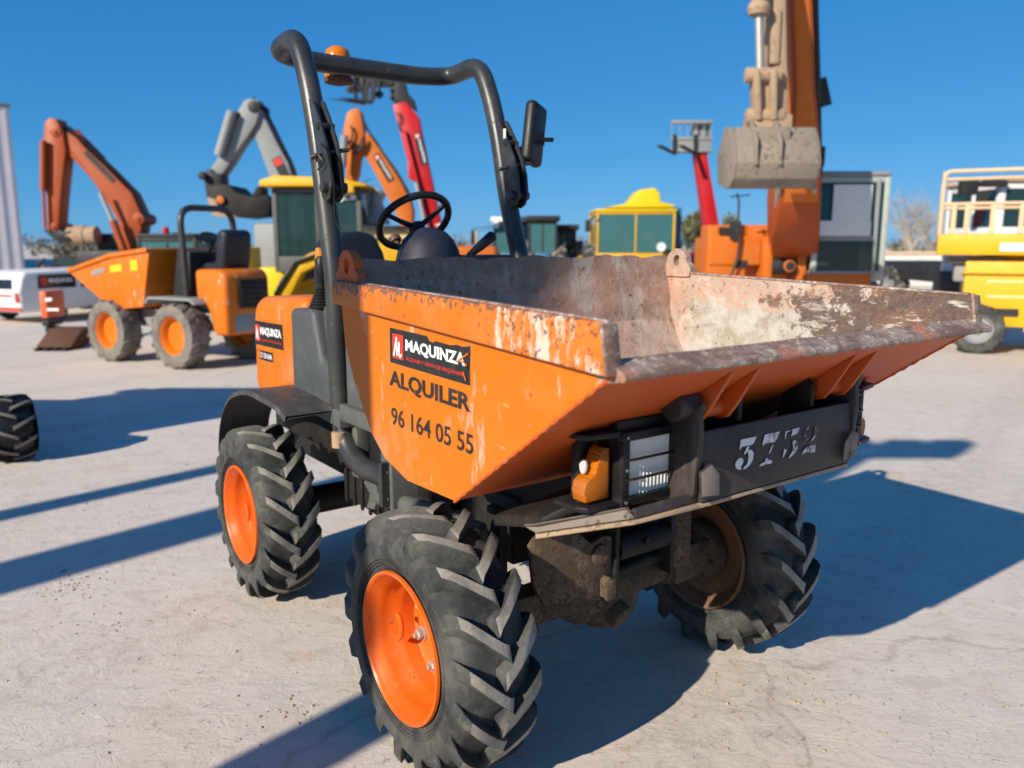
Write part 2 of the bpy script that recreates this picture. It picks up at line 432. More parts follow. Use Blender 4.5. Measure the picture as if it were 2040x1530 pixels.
# ------------------------------------------------------------------ ground
def ground_mat():
    m = NT("pale_concrete")
    big = m.noise(.35, 6, .6); mid = m.noise(1.6, 8, .65, None, .6); fine = m.noise(14, 12, .74, None, .8); grit = m.noise(120, 6, .7)
    chipn = m.noise(38, 9, .7, None, 1.5)
    lay = m.noise(5.5, 10, .7, m.co('Object', (1, 1.6, 1), (0, 0, .6), (3, 1, 0)), .7)
    c = m.mix(m.th(big, .35, .7), (.57, .507, .44), (.66, .585, .505))
    c = m.mix(m.mul(m.th(mid, .50, .72), .55), c, (.61, .49, .37))
    c = m.mix(m.mul(m.th(m.noise(2.4, 6, .6, m.co('Object', (1, 1, 1), (0, 0, 0), (4, 9, 0))), .54, .7), .5), c, (.50, .465, .43))
    c = m.mix(m.mul(m.th(lay, .52, .62), .45), c, (.65, .585, .51))
    c = m.mix(m.mul(m.th(lay, .47, .38), .40), c, (.46, .395, .335))
    c = m.mix(m.mul(m.th(fine, .55, .70), .40), c, (.45, .38, .315))
    fl = m.mul(m.th(chipn, .60, .64), m.th(fine, .46, .58))
    c = m.mix(m.mul(fl, .6), c, (.33, .285, .25))
    c = m.mix(m.mul(m.mul(m.th(m.noise(3.3, 4, .5, m.co('Object', (1, 1, 1), (0, 0, 0), (1, 5, 2))), .64, .72), m.th(fine, .42, .55)), .6), c, (.55, .40, .28))
    # faint tyre tracks crossing the yard
    trk = m.n("TexWave", wave_type='BANDS', bands_direction='X'); trk.inputs['Scale'].default_value = .16; trk.inputs['Distortion'].default_value = 1.2; trk.inputs['Detail Scale'].default_value = .3
    m.l(m.co('Object', (1, 1, 1), (0, 0, R(38))), trk.inputs[0])
    c = m.mix(m.mul(m.mul(m.th(trk.outputs['Fac'], .86, .97), m.th(fine, .40, .6)), .35), c, (.40, .34, .28))
    # dark oil spots
    vx = m.n("TexVoronoi"); vx.inputs['Scale'].default_value = 1.5
    wob = m.n("VectorMath", operation='ADD'); nz = m.n("TexNoise"); nz.inputs['Scale'].default_value = 5
    m.l(m.tc.outputs['Object'], nz.inputs[0]); sc_ = m.n("VectorMath", operation='SCALE'); sc_.inputs['Scale'].default_value = .16
    m.l(nz.outputs['Color'], sc_.inputs[0]); m.l(m.tc.outputs['Object'], wob.inputs[0]); m.l(sc_.outputs[0], wob.inputs[1])
    m.l(wob.outputs[0], vx.inputs['Vector'])
    cs = m.n("SeparateColor"); m.l(vx.outputs['Color'], cs.inputs[0])
    rad = m.math('MULTIPLY', m.th(cs.outputs[0], .3, 1.), .042)
    spot = m.math('LESS_THAN', vx.outputs['Distance'], rad)
    c = m.mix(m.mul(spot, .8), c, (.12, .10, .085))
    # hairline cracks between slabs
    cv = m.n("TexVoronoi", feature='DISTANCE_TO_EDGE'); cv.inputs['Scale'].default_value = .22
    wob2 = m.n("VectorMath", operation='ADD'); nz2 = m.n("TexNoise"); nz2.inputs['Scale'].default_value = 2.2; nz2.inputs['Detail'].default_value = 8
    m.l(m.tc.outputs['Object'], nz2.inputs[0]); s2 = m.n("VectorMath", operation='SCALE'); s2.inputs['Scale'].default_value = .5
    m.l(nz2.outputs['Color'], s2.inputs[0]); m.l(m.tc.outputs['Object'], wob2.inputs[0]); m.l(s2.outputs[0], wob2.inputs[1]); m.l(wob2.outputs[0], cv.inputs['Vector'])
    crack = m.mul(m.th(cv.outputs['Distance'], .0022, .0008), m.th(mid, .42, .55))
    c = m.mix(m.mul(crack, .5), c, (.30, .25, .21))
    h = m.math('ADD', m.math('ADD', m.mul(fine, .5), m.mul(grit, .10)), m.math('ADD', m.mul(fl, -.4), m.math('ADD', m.mul(chipn, .30), m.mul(lay, 1.1))))
    m.bump(h, .006)
    return m.done(c, .88, 0, .3)
g = MB(); S = 600
g.add([(-S, -S, 0), (S, -S, 0), (S, S, 0), (-S, S, 0)], [(0, 1, 2, 3)])
go = g.build("ground", ground_mat()); go['kind'] = 'structure'

# ------------------------------------------------------------------ the dumper in the foreground
DUMP = thing("site_dumper", "large orange site dumper with worn empty hopper and black roll bar in the foreground", "dumper",
             (.2745, 2.5392, 0), R(-53.78))

def lug_tyre(Rt, w_, rim_r, nl, mats, k=1.0):
    """tyre about local Y with chevron lugs; two meshes in one: carcass 0, lug tops 1"""
    mb = MB(); h = w_ / 2
    rc = Rt - .036 * k
    half = [(rim_r - .012, .80 * h), (rim_r + .012, .90 * h), (rim_r + .045, 1.0 * h), (rim_r + .080, 1.02 * h), (rc - .040, .96 * h), (rc - .014, .82 * h), (rc - .002, .55 * h), (rc, 0)]
    prof = [(r, -q) for r, q in half] + [(r, q) for r, q in half[-2::-1]]
    mb.lathe(prof, n=64, closed=False, m=0)
    mb.f = mb.f[:-2]; mb.m = mb.m[:-2]          # no end discs
    # bead rings
    for s in (-1, 1):
        for rr in (.02, .028, .036):
            mb.lathe([(rim_r + rr, s * (.90 * h + rr * .30)), (rim_r + rr + .002, s * (.90 * h + rr * .30 + .0035)), (rim_r + rr + .004, s * (.90 * h + rr * .30))], n=64, m=0)
            mb.f = mb.f[:-2]; mb.m = mb.m[:-2]
    st = [(-.10, Rt - .001, rc - .01), (.02, Rt, rc - .01), (.25, Rt, rc - .012), (.5, Rt - .001, rc - .013), (.74, Rt - .004, rc - .02), (.92, Rt - .013, rc - .035), (.99, Rt - .032, rc - .06), (1.03, Rt - .062, rc - .08)]
    for side in (-1, 1):
        for i in range(nl):
            th0 = 2 * math.pi * (i + (.5 if side > 0 else 0)) / nl
            rings = []
            jit = random.uniform(-.006, .006)
            for j, (q, rt, rb) in enumerate(st):
                th = th0 + .30 * max(q, 0) ** 1.1 + jit - (.03 if q < 0 else 0)
                top = (.0185 + .006 * (j == 0)) / Rt * k; base = .030 / Rt * k
                if j >= 6: top *= 1.25; base *= 1.3
                yy = side * h * q
                yb = side * (h * q + (.012 if j >= 6 else (-.008 if j == 0 else 0)))
                def C(a, r, y): return (r * math.cos(a), y, r * math.sin(a))
                if j >= 6: yb = side * h * .96
                rings.append([C(th - base, rb, yb), C(th - top, rt, yy), C(th + top, rt, yy), C(th + base, rb, yb)])
            vs = [p for r_ in rings for p in r_]; fs = []; N = len(rings)
            for j in range(N - 1):
                a = j * 4; b = a + 4
                mb.add([], []) 
                fs += [((a, a + 1, b + 1, b), 0), ((a + 1, a + 2, b + 2, b + 1), 1 if j < 5 else 0), ((a + 2, a + 3, b + 3, b + 2), 0)]
            fs += [((0, 1, 2, 3), 0), ((4 * N - 4, 4 * N - 3, 4 * N - 2, 4 * N - 1), 0)]
            b0 = len(mb.v); mb.v += vs
            for f, m_ in fs: mb.f.append([q + b0 for q in f]); mb.m.append(m_)
    return mb

def rim_mb(rr, h, out=1):
    """deep dished rim: flange radius rr, half width h; outer side at -h, disc set far in"""
    mb = MB()
    prof = [(rr - .010, -h + .004), (rr - .004, -h - .002), (rr + .002, -h), (rr + .004, -h + .008), (rr - .008, -h + .022), (rr - .02, -h + .034), (rr - .03, 0), (rr - .02, h - .034), (rr - .008, h - .022), (rr + .004, h - .008), (rr + .002, h), (rr - .004, h + .002), (rr - .010, h - .004)]
    mb.lathe(prof[:8], n=72, cap=False); mb.lathe(prof[7:], n=72, cap=False, m=1)
    bar = [(rr - .010, -h + .004), (rr - .016, -h + .016), (rr - .030, -h + .032), (rr - .036, -h + .050), (rr - .038, -h + .075), (rr - .052, -h + .090), (rr - .056, -h + .105), (rr - .060, .022), (rr - .070, .030), (rr - .080, .030), (rr - .088, .022), (.060, .020), (.056, .024), (.052, .010), (.001, .010)]
    mb.lathe(bar, n=72, cap=False)
    inn = [(rr - .010, h - .004), (rr - .018, h - .018), (rr - .034, h - .030), (rr - .040, .075), (rr - .075, .074), (rr - .112, .060), (.001, .060)]
    mb.lathe(inn, n=72, m=1, cap=False)
    return mb, .021, -1

RT, TW, RR = .38, .262, .214
_t = lug_tyre(RT, .238, RR, 17, None)
tyre0 = _t.build("tyre", [M['rubber'], M['tread']], None, smooth=38, bevel=.0035, seg=1)
_r, dz, sg = rim_mb(RR, TW / 2 - .012)
wheel0 = _r.build("wheel", [worn("orange_wheel_paint", (.64, .105, .004), (.13, .08, .06), (.61, .65), (.45, .17, .08), .35, (.66, .16, .03), .5, .3, 2.2), worn("dirty_inner_rim", (.20, .085, .035), (.10, .05, .03), (.56, .64), (.24, .17, .11), .8, (.13, .09, .06), .7, .8, 2., bmp=.003)], None, smooth=40)
tyre0.parent = wheel0
nut = MB()
nut.lathe([(.022, 0), (.022, -.005)], n=16); nut.lathe([(.0165, -.005), (.0165, -.020), (.013, -.024)], n=6); nut.lathe([(.008, -.024), (.008, -.032)], n=10)
for k in range(6):
    a = R(60 * k + 24)
    o = nut.build("wheel_nut", M['chrome'], wheel0, smooth=30) if k == 0 else o.copy()
    if k: COL.objects.link(o); o.parent = wheel0
    o.location = (.103 * math.cos(a), dz, .103 * math.sin(a))
hub = MB()
hub.lathe([(.09, .062), (.11, .075), (.115, .10), (.115, .14), (.085, .15), (.075, .22)], n=32)
for k in range(8):
    a = 2 * math.pi * k / 8; hub.lathe([(.012, .135), (.012, .155)], o=(.097 * math.cos(a), 0, .097 * math.sin(a)), n=6)
hub.build("hub", M['mud'], wheel0, smooth=35)
vg = MB()                                    # horseshoe guard round the valve
pts = [(RR - .075 - .034 * math.cos(t) * .6, 0, .036 * math.sin(t)) for t in [R(q) for q in range(-100, 101, 20)]]
vg.tube([(p[0] - .012, p[1], p[2]) for p in pts], .008, 8)
vgo = vg.build("valve_guard", wheel0.data.materials[0], wheel0); vgo.rotation_euler = (0, R(172), 0); vgo.location = (-.004, -.045, 0)
wheel0.parent = DUMP
def set_wheel(wh, x, y, flip, rot):
    wh.location = (x, y, RT); wh.rotation_euler = (0, rot, math.pi if flip else 0)
WB, TY = 1.402, .740 - TW / 2 + .012
set_wheel(wheel0, 0, -TY, False, R(4))
for (x, y, fl, ro) in ((-1.44, -TY + .015, False, R(-9)), (0, TY, True, R(-6)), (-1.44, TY - .015, True, R(3))):
    c = copy_tree(wheel0, DUMP); set_wheel(c, x, y, fl, ro)
    if x: c.scale = (.965,) * 3; c.location.z = RT * .965
    if fl:                                   # a turned wheel: its chevrons must still point forward
        for ch in c.children:
            if ch.name.startswith("tyre"): ch.rotation_euler = (0, 0, math.pi)

# --- hopper
def sh(x, z): return (x + (1.886 - x) * .0147, z + (1.498 - z) * .0147)
PO = [(-.385, 1.452), (-.398, 1.32), (-.382, 1.2), (-.317, 1.072), (-.218, .949), (-.14, .893), (-.01, .857), (.235, .863), (.815, 1.262)]
PO = PO[:1] + [sh(*p) for p in PO[1:-1]] + [(.822, 1.2645)]
HW = .705
hp = MB(); NY = 30
def wav(y): return .0045 * math.sin(y * 17 + 1) + .0035 * math.sin(y * 41) + .002 * math.sin(y * 83 + 2)
def sheet(prof, m_of, wave=True, bow=0.):
    vs = []; fs = []
    for i, (x, z) in enumerate(prof):
        for j in range(NY + 1):
            y = -HW + 2 * HW * j / NY
            dz_ = wav(y) if (i == 0 and wave) else 0
            b = bow * math.sin(y * 9 + i * 1.7) * (1 if 0 < i < len(prof) - 1 else 0)
            vs.append((x + b, y, z + dz_ + b))
    for i in range(len(prof) - 1):
        for j in range(NY):
            a = i * (NY + 1) + j
            hp.add([], []); fs.append(((a, a + 1, a + NY + 2, a + NY + 1), m_of(i)))
    b0 = len(hp.v); hp.v += vs
    for f, m_ in fs: hp.f.append([q + b0 for q in f]); hp.m.append(m_)
sheet(PO, lambda i: 2 if i == len(PO) - 2 else 0)
PI_ = [(-.372, 1.452)] + [sh(*p) for p in ((-.384, 1.32), (-.368, 1.206), (-.304, 1.082), (-.206, .961), (-.13, .907), (-.01, .872), (.230, .878))] + [(.807, 1.278)]
# finer inner sheet
fin = []
for a, b in zip(PI_, PI_[1:]):
    for t in (0, .25, .5, .75): fin.append((a[0] + (b[0] - a[0]) * t, a[1] + (b[1] - a[1]) * t))
fin.append(PI_[-1]); sheet(fin, lambda i: 1, True, .003)
# top edge of the rear wall
vs = []; 
for j in range(NY + 1):
    y = -HW + 2 * HW * j / NY; vs += [(-.385, y, 1.452 + wav(y)), (-.372, y, 1.452 + wav(y))]
hp.add(vs, [(2 * j, 2 * j + 1, 2 * j + 3, 2 * j + 2) for j in range(NY)], 1)
side = [(-.388, 1.395)] + PO[1:] + [(.808, 1.352)]
for s in (-1, 1):
    o_ = [(x, s * HW, z) for x, z in side]; i_ = [(x, s * (HW - .012), z) for x, z in side]
    hp.add(o_, [list(range(len(o_)))], 0); hp.add(i_, [list(range(len(i_)))], 1)
    hp.add([o_[-1], o_[0], i_[0], i_[-1]], [(0, 1, 2, 3)], 1); hp.add([o_[-2], o_[-1], i_[-1], i_[-2]], [(0, 1, 2, 3)], 1)
hopper = hp.build("hopper", [M['orange'], M['inner'], M['under']], DUMP, smooth=20)
for s in (-1, 1):
    rb = MB()
    rb.prism([(-.375, s * .7065, 1.322), (.812, s * .7065, 1.258), (.822, s * .7065, 1.262), (.806, s * .7065, 1.352), (.79, s * .7065, 1.358), (-.365, s * .7065, 1.392), (-.375, s * .7065, 1.385)], (0, s * .024, 0))
    rb.build("rim_band", M['rim'], hopper, bevel=.006)
    ep = MB(); ep.prism([(.8245, s * .690, 1.258), (.8245, s * .731, 1.258), (.8085, s * .731, 1.354), (.8085, s * .690, 1.354)], (-.010, 0, 0)); ep.build("band_end", M['lip'], hopper, bevel=.004)
    tb = MB()                               # worn flat on top of the side wall
    tb.prism([(-.36, s * .690, 1.394), (.79, s * .690, 1.3605), (.796, s * .690, 1.352), (-.36, s * .690, 1.384)], (0, s * .016, 0))
    tb.build("wall_cap", M['lip'], hopper, bevel=.003)
lp = MB()
sec = [(.775, 1.238), (.842, 1.250), (.8465, 1.2525), (.8475, 1.2565), (.8455, 1.2635), (.8425, 1.2665), (.800, 1.2865), (.77, 1.272)]
NL = 60; vs = []; fs = []
for j in range(NL + 1):
    y = -.706 + 1.443 * j / NL; n = len(sec)
    for k, (x, z) in enumerate(sec):
        q = .0006 * math.sin(y * 31) + .0007 * math.sin(y * 47 + 1); vs.append((x + q, y, z + q))
for j in range(NL):
    for k in range(n):
        fs.append((j * n + k, j * n + (k + 1) % n, (j + 1) * n + (k + 1) % n, (j + 1) * n + k))
fs += [tuple(range(n)), tuple(range(NL * n, NL * n + n))]
lp.add(vs, fs); lp.build("lip", M['lip'], hopper, smooth=25)
for s in (-1, 1):
    e = MB(); cx, cz = -.308, 1.428; N = 28
    o1 = []; h1 = []
    for k in range(N):
        a = 2 * math.pi * k / N; dx, dz2 = math.cos(a), math.sin(a)
        r_ = .052
        if dz2 < 0: r_ = min(.07 / max(1e-3, abs(dx)), (cz - 1.372) / max(1e-3, -dz2), .085)
        o1.append((cx + dx * r_, cz + dz2 * r_)); h1.append((cx + dx * .017, cz + .006 + dz2 * .022))
    y0, y1 = s * .684, s * .712
    vs = [(x, y0, z) for x, z in o1] + [(x, y0, z) for x, z in h1] + [(x, y1, z) for x, z in o1] + [(x, y1, z) for x, z in h1]; fs = []
    for k in range(N):
        k2 = (k + 1) % N
        fs += [(k, k2, N + k2, N + k), (2 * N + k, 2 * N + k2, 3 * N + k2, 3 * N + k), (k, k2, 2 * N + k2, 2 * N + k), (N + k, N + k2, 3 * N + k2, 3 * N + k)]
    e.add(vs, fs); e.build("lifting_eye", worn('worn_eye_paint', (.50, .095, .012), (.30, .22, .18), (.58, .63), (.42, .22, .15), .6, None, .3, .5, 2.) if s < 0 else M['inner'], hopper, smooth=30)
for s in (-1, 1):
    wd_ = MB(); pts = []
    for k in range(61):
        t = k / 60; pts.append((.259 + .563 * t, s * .7055, .870 + .394 * t + .0012 * math.sin(k * 2.1)))
    wd_.tube(pts, [.0042 + .0012 * math.sin(k * 1.7) for k in range(61)], 8); wd_.build("weld_seam", M['under'], hopper)
# hinge ribs below the front slope
rb = None
for y in (-.292, -.198, .198, .292):
    b = MB(); b.prism([(.40, y - .006, .972), (.76, y - .006, 1.2205), (.70, y - .006, 1.125), (.675, y - .006, 1.092), (.645, y - .006, 1.084), (.61, y - .006, 1.10)], (0, .012, 0))
    b.build("hinge_rib", M['under'], hopper, bevel=.002)
for s in (-1, 1):
    b = MB(); b.lathe([(.026, -.05), (.026, .05)], o=(.645, s * .245, 1.118), n=20); b.lathe([(.02, -.06), (.02, .06)], o=(.645, s * .245, 1.118), n=16)
    b.build("hinge_pin", M['under'], hopper)

# --- stickers and lettering on the hopper side
def logo(dc, x, y, w_, h_, m_):
    """white slanted script M inside the given box"""
    P = lambda a, b: (x + a * w_, y + b * h_)
    dc.stroke([P(.10, .05), P(.42, .95)], w_ * .15, m_, .0024)
    dc.stroke([P(.42, .95), P(.46, .10)], w_ * .15, m_, .0026)
    dc.stroke([P(.46, .10), P(.74, .74)], w_ * .13, m_, .0028)
    dc.stroke([P(.74, .74), P(.72, .08), P(.86, .04), P(.97, .16)], w_ * .13, m_, .003)
def firm_sticker(o, u, v, W, H, name, parent, torn=False, sub=True):
    dc = Decal(o, u, v)
    if torn:
        pts = [(0, 0), (W, 0), (W * .995, H * .42), (W * .962, H * .50), (W * .955, H * .30), (W * .985, H * .52), (W, H * .60), (W, H * .985), (W * .91, H * .93), (W * .86, H * .95), (W * .78, H * .90), (W * .60, H * .92), (W * .58, H * .86), (W * .53, H * .88), (W * .50, H), (0, H)]
    else: pts = [(0, 0), (W, 0), (W, H), (0, H)]
    dc.poly(pts, 0, .0006)
    dc.poly([(W * .04, H * .16), (W * .19, H * .16), (W * .19, H * .86), (W * .04, H * .86)], 2, .0013)
    logo(dc, W * .05, H * .22, W * .125, H * .56, 1)
    dc.word("MAQUINZA", W * .22, H * .40, W * .725, H * .38, 1, .0013, .035)
    if sub: dc.word("ALQUILER Y VENTA DE MAQUINARIA", W * .225, H * .17, W * .725, H * .12, 2, .0013, .012)
    if torn:                                 # scratches through the film
        for a, b, c_, d in ((.86, .52, .985, .80), (.90, .60, .97, .50), (.93, .30, .96, .12)):
            dc.stroke([(W * a, H * b), (W * c_, H * d)], .004, 3, .0036)
    return dc.build(name, [M['vblack'], M['vwhite'], M['vred'], M['orange']], parent)
firm_sticker((-.062, -HW, 1.181), (1, 0, -.024), (0, 0, 1), .396, .0945, "sticker", hopper, True)
d = Decal((-.069, -HW, 1.109), (1, 0, -.022), (0, 0, 1)); d.word("ALQUILER", 0, 0, .404, .052, 0, .0015, .034)
for a, b, c_, dd in ((.135, .022, .146, .008),): d.stroke([(a, b), (c_, dd)], .0014, 1, .0024)
d.build("lettering", [M['vblack'], M['orange']], hopper)
d = Decal((-.063, -HW, 1.008), (1, 0, -.004), (0, 0, 1)); d.word("96 164 05 55", 0, 0, .408, .050, 0, .0015, .012); d.build("lettering", [M['vblack']], hopper)

# --- chassis front: cheeks, number plate bar, lamps
fc = MB()
fc.bb((-.62, -.21, .56), (.02, .21, .80))
fc.prism([(-.20, -.28, .70), (.05, -.28, .70), (.62, -.28, .915), (.66, -.28, .93), (.64, -.28, 1.0), (.25, -.28, .845), (-.20, -.28, .82)], (0, .56, 0))
fc.prism([(.30, -.62, .80), (.50, -.62, .85), (.56, -.55, .90), (.56, -.28, .93), (.30, -.28, .84)], (0, 0, .03))
fc.prism([(.30, .50, .82), (.50, .50, .87), (.53, .45, .90), (.53, .28, .93), (.30, .28, .84)], (0, 0, .03))
fc.bb((-.60, -.34, .60), (-.35, .34, .86)); fc.bb((-.40, -.30, .50), (-.05, .30, .72))
chassis = fc.build("chassis", M['darksteel'], DUMP, bevel=.008)
for s in (-1, 1):
    ck = MB()
    y0 = s * .308
    pl = [(.28, y0, .83), (.672, y0, .902), (.690, y0, .93), (.700, y0, 1.06), (.692, y0, 1.145), (.668, y0, 1.178), (.632, y0, 1.182), (.604, y0, 1.155), (.585, y0, 1.06), (.28, y0, .90)]
    ck.prism(pl, (0, s * .020, 0))
    ck.lathe([(.034, -.03), (.038, -.02), (.038, .022), (.030, .026)], o=(.648, s * .338, 1.135), n=24)
    ck.lathe([(.012, 0), (.012, .012)], o=(.690, s * .318, 1.135), ax=(1, 0, 0), n=8)
    ck.prism([(.701, y0 - s * .055, .915), (.701, y0 + s * .012, .922), (.701, y0 + s * .018, .985), (.701, y0 - s * .02, 1.0), (.701, y0 - s * .052, .97)], (.006, 0, 0), 1)
    ck.build("hinge_cheek", [M['plate'], M['bucketsteel']], chassis, bevel=.003)
    il = MB(); il.prism([(.56, s * .14, 1.0), (.672, s * .14, 1.075), (.672, s * .14, 1.135), (.64, s * .14, 1.165), (.60, s * .14, 1.14)], (0, s * .016, 0))
    il.build("hinge_cheek", M['darksteel'], chassis, bevel=.002)
pb = MB()
pb.prism([(.684, -.306, .905), (.684, .306, .905), (.676, .306, 1.072), (.676, -.306, 1.072)], (.012, 0, 0))
bumper = pb.build("bumper_plate", M['plate'], DUMP, bevel=.003)
for s in (-1,):
    fl = MB()
    fl.prism([(.684, s * .306, .903), (.668, s * .49, .897), (.667, s * .49, .918), (.683, s * .306, .926)], (-.012, 0, 0), 0)
    fl.prism([(.668, s * .49, .897), (.50, s * .640, .846), (.46, s * .645, .853), (.50, s * .645, .866), (.656, s * .50, .920)], (-.010, -s * .010, 0), 1)
    fl.build("skirt", [M['plate'], M['bucketsteel']], bumper, bevel=.002)
fb = MB()
ptsb = [(.50, -.640, .842), (.668, -.49, .893), (.694, -.306, .901), (.694, .309, .901)]
ptsi = [(.45, -.60, .842), (.60, -.46, .893), (.62, -.306, .901), (.62, .309, .901)]
for i in range(3): fb.prism([ptsb[i], ptsb[i + 1], ptsi[i + 1], ptsi[i]], (0, 0, -.010))
fb.build("bottom_flange", M['dirtsteel'], bumper, bevel=.002)
d = Decal((.6972, 0, .92), (0, 1, 0), (-.048, 0, 1))
for g_ in [[(-173, 1036), (-126, 1035), (-113, 1036), (-117, 1029), (-127, 1018), (-131, 1017), (-170, 1018), (-173, 1013), (-178, 1013)], [(-140, 1014), (-148, 1002), (-159, 997), (-161, 1000), (-149, 1015)], [(-147, 1006), (-132, 1005), (-124, 996), (-126, 980), (-138, 968), (-155, 961), (-163, 962), (-160, 966), (-148, 973), (-143, 988)], [(-180, 991), (-170, 991), (-163, 985), (-165, 975), (-174, 969), (-167, 964), (-177, 962), (-190, 968), (-194, 977), (-190, 985)], [(-81, 1035), (-20, 1035), (-37, 1013), (-40, 1011), (-74, 1012), (-82, 1013), (-86, 1007), (-90, 1013), (-85, 1025)], [(-45, 1006), (-57, 988), (-63, 984), (-65, 985), (-53, 1002)], [(-75, 974), (-71, 975), (-66, 970), (-50, 965), (-52, 958), (-71, 959), (-74, 962), (-84, 958), (-102, 959), (-95, 964), (-79, 966)], [(27, 1033), (63, 1034), (52, 1019), (32, 1017), (26, 1016), (31, 1026)], [(3, 1031), (21, 1033), (23, 1030), (8, 1028), (3, 1013), (0, 1011)], [(33, 1003), (45, 1003), (55, 994), (55, 980), (43, 969), (28, 962), (17, 959), (14, 962), (29, 972), (35, 986)], [(-2, 988), (8, 984), (5, 976), (-4, 965), (-8, 968), (-3, 980)], [(104, 1033), (100, 1026), (89, 1022), (87, 1015), (91, 1004), (86, 1004), (81, 1016), (89, 1025)], [(89, 1002), (108, 1001), (108, 998), (92, 995), (87, 999)], [(129, 1028), (138, 1028), (148, 1020), (145, 1010), (132, 999), (107, 983), (106, 986), (122, 999), (128, 1009), (124, 1017)], [(71, 961), (85, 974), (98, 979), (134, 979), (131, 959), (114, 960), (100, 963), (84, 962)]]:
    d.poly([(y / 1000 + .005, z / 1000 - .92) for y, z in g_], 0, .0012)
d.build("lettering", [M['stencil']], bumper)

def headlight(s):
    h = MB(); cy = s * .386; cz = .994
    x0, x1 = .53, .612
    h.bb((x0, cy - .095, cz - .083), (x1 - .02, cy + .095, cz + .083))
    for a, b in (((-.100, -.086), (.100, -.066)), ((-.100, .066), (.100, .086)), ((-.100, -.066), (-.078, .066)), ((.078, -.066), (.100, .066))):
        h.bb((x1 - .02, cy + a[0], cz + a[1]), (x1 + .008, cy + b[0], cz + b[1]))
    for dz_ in (-.022, .024): h.tube([(x1 + .010, cy - .095, cz + dz_), (x1 + .014, cy - .07, cz + dz_), (x1 + .014, cy + .07, cz + dz_), (x1 + .010, cy + .095, cz + dz_)], .0036, 8)
    for a in (-.089, .089):
        for b in (-.076, 0, .076): h.lathe([(.005, 0), (.005, .005)], o=(x1 + .008, cy + a, cz + b), ax=(1, 0, 0), n=8, m=1)
    oy = cy + s * .10
    for zz in (-.088, .078):                # brackets round the indicator
        h.prism([(.50, oy, cz + zz), (x1 + .002, oy, cz + zz), (x1 - .012, oy + s * .085, cz + zz), (x1 - .035, oy + s * .10, cz + zz), (.50, oy + s * .10, cz + zz)], (0, 0, .012))
    h.bb((.50, cy - .10, cz + .084), (.60, cy + .10, cz + .11)); h.bb((.49, cy - .05, cz + .108), (.57, cy + .07, cz + .122))
    for a in (-.02, .045): h.lathe([(.009, 0), (.009, .012), (.005, .012), (.005, .03)], o=(.53, cy + a, cz + .122), ax=(0, 0, 1), n=8)
    h.bb((.50, oy - .01, cz - .08), (.53, oy + s * .05, cz + .085))
    ho = h.build("headlight", [M['blackplastic'], M['chrome']], DUMP, bevel=.003)
    l = MB(); N = 26; yz = [cy - .0775 + .155 * k / N for k in range(N + 1)]
    l.add([(x1 - .006 + (.0055 if k % 2 else 0), y_, cz + z_) for z_ in (-.0655, .0655) for k, y_ in enumerate(yz)], [(k, k + 1, N + 2 + k, N + 1 + k) for k in range(N)])
    l.bb((x1 - .019, cy - .0775, cz - .0655), (x1 - .010, cy + .0775, cz + .0655)); l.build("lens", M['lamp'], ho, smooth=0)
    i = MB(); a = oy + s * .008
    i.prism([(.540, a + s * q * .8, cz - .006 + z_ * .86) for q, z_ in ((0, -.074), (0, .062), (.016, .066), (.030, .055), (.046, .022), (.055, -.004), (.072, -.010), (.090, -.022), (.094, -.045), (.088, -.074))], (.046, 0, 0))
    i.build("indicator", M['amber'], ho, bevel=.004, seg=2)
    bl = MB(); bl.lathe([(.001, .022), (.007, .018), (.010, .008), (.009, -.002), (.006, -.010)], o=(.560, oy + s * .064, cz + .004), ax=(0, 0, 1), n=14)
    bl.build("bulb", M['lamp'], ho)
headlight(-1); headlight(1)

# --- front axle and its muddy brackets
ax = MB()
ax.tube([(0, -.50, .38), (0, -.16, .38), (0, -.10, .37), (0, .10, .37), (0, .16, .38), (0, .50, .38)], [.062, .068, .10, .10, .068, .062], 20)
ax.lathe([(.02, -.13), (.085, -.12), (.12, -.06), (.125, 0), (.11, .06), (.06, .10)], o=(.02, .02, .36), ax=(1, 0, .1), n=24)
ax.bb((-.09, -.42, .33), (.09, -.30, .46)); ax.bb((-.09, .30, .33), (.09, .42, .46))
ax.lathe([(.03, 0), (.042, .01), (.042, .055), (.02, .06)], o=(.09, -.01, .335), ax=(1, .2, -.5), n=20)
for k in range(5): ax.lathe([(.075, -.008), (.075, .008)], o=(0, -.30 - .024 * k, .38), n=24)
for k in range(5): ax.lathe([(.075, -.008), (.075, .008)], o=(0, .30 + .024 * k, .38), n=24)
ax.build("front_axle", M['mud'], DUMP, bevel=.006)
br = MB()
br.prism([(.15, -.385, .645), (.15, -.36, .668), (.15, -.20, .645), (.15, -.15, .60), (.15, -.10, .615), (.15, -.065, .605), (.15, -.062, .43), (.15, -.10, .405), (.15, -.33, .45), (.15, -.37, .52)], (-.02, 0, 0))
br.lathe([(.022, 0), (.034, 0), (.034, .012), (.022, .014)], o=(.15, -.118, .560), ax=(1, 0, 0), n=20)
br.lathe([(.014, 0), (.014, .03)], o=(.15, -.10, .475), ax=(1, 0, 0), n=14); br.bb((.15, -.115, .415), (.185, -.075, .480))
br.build("axle_bracket", M['mud'], DUMP, bevel=.005)
for lo, hi in (((.13, -.062, .40), (.165, -.045, .86)), ((.10, .19, .42), (.16, .21, .86)), ((-.05, -.40, .44), (.02, -.37, .72)), ((.05, -.0445, .42), (.11, .1895, .47))):
    b2 = MB(); b2.bb(lo, hi); b2.build("axle_hanger", M['darksteel'], DUMP, bevel=.004)
b2 = MB(); b2.prism([(.12, .2105, .86), (.15, .30, .60), (.15, .30, .42), (.12, .2105, .42)], (-.02, 0, 0)); b2.build("axle_hanger", M['mud'], DUMP, bevel=.004)
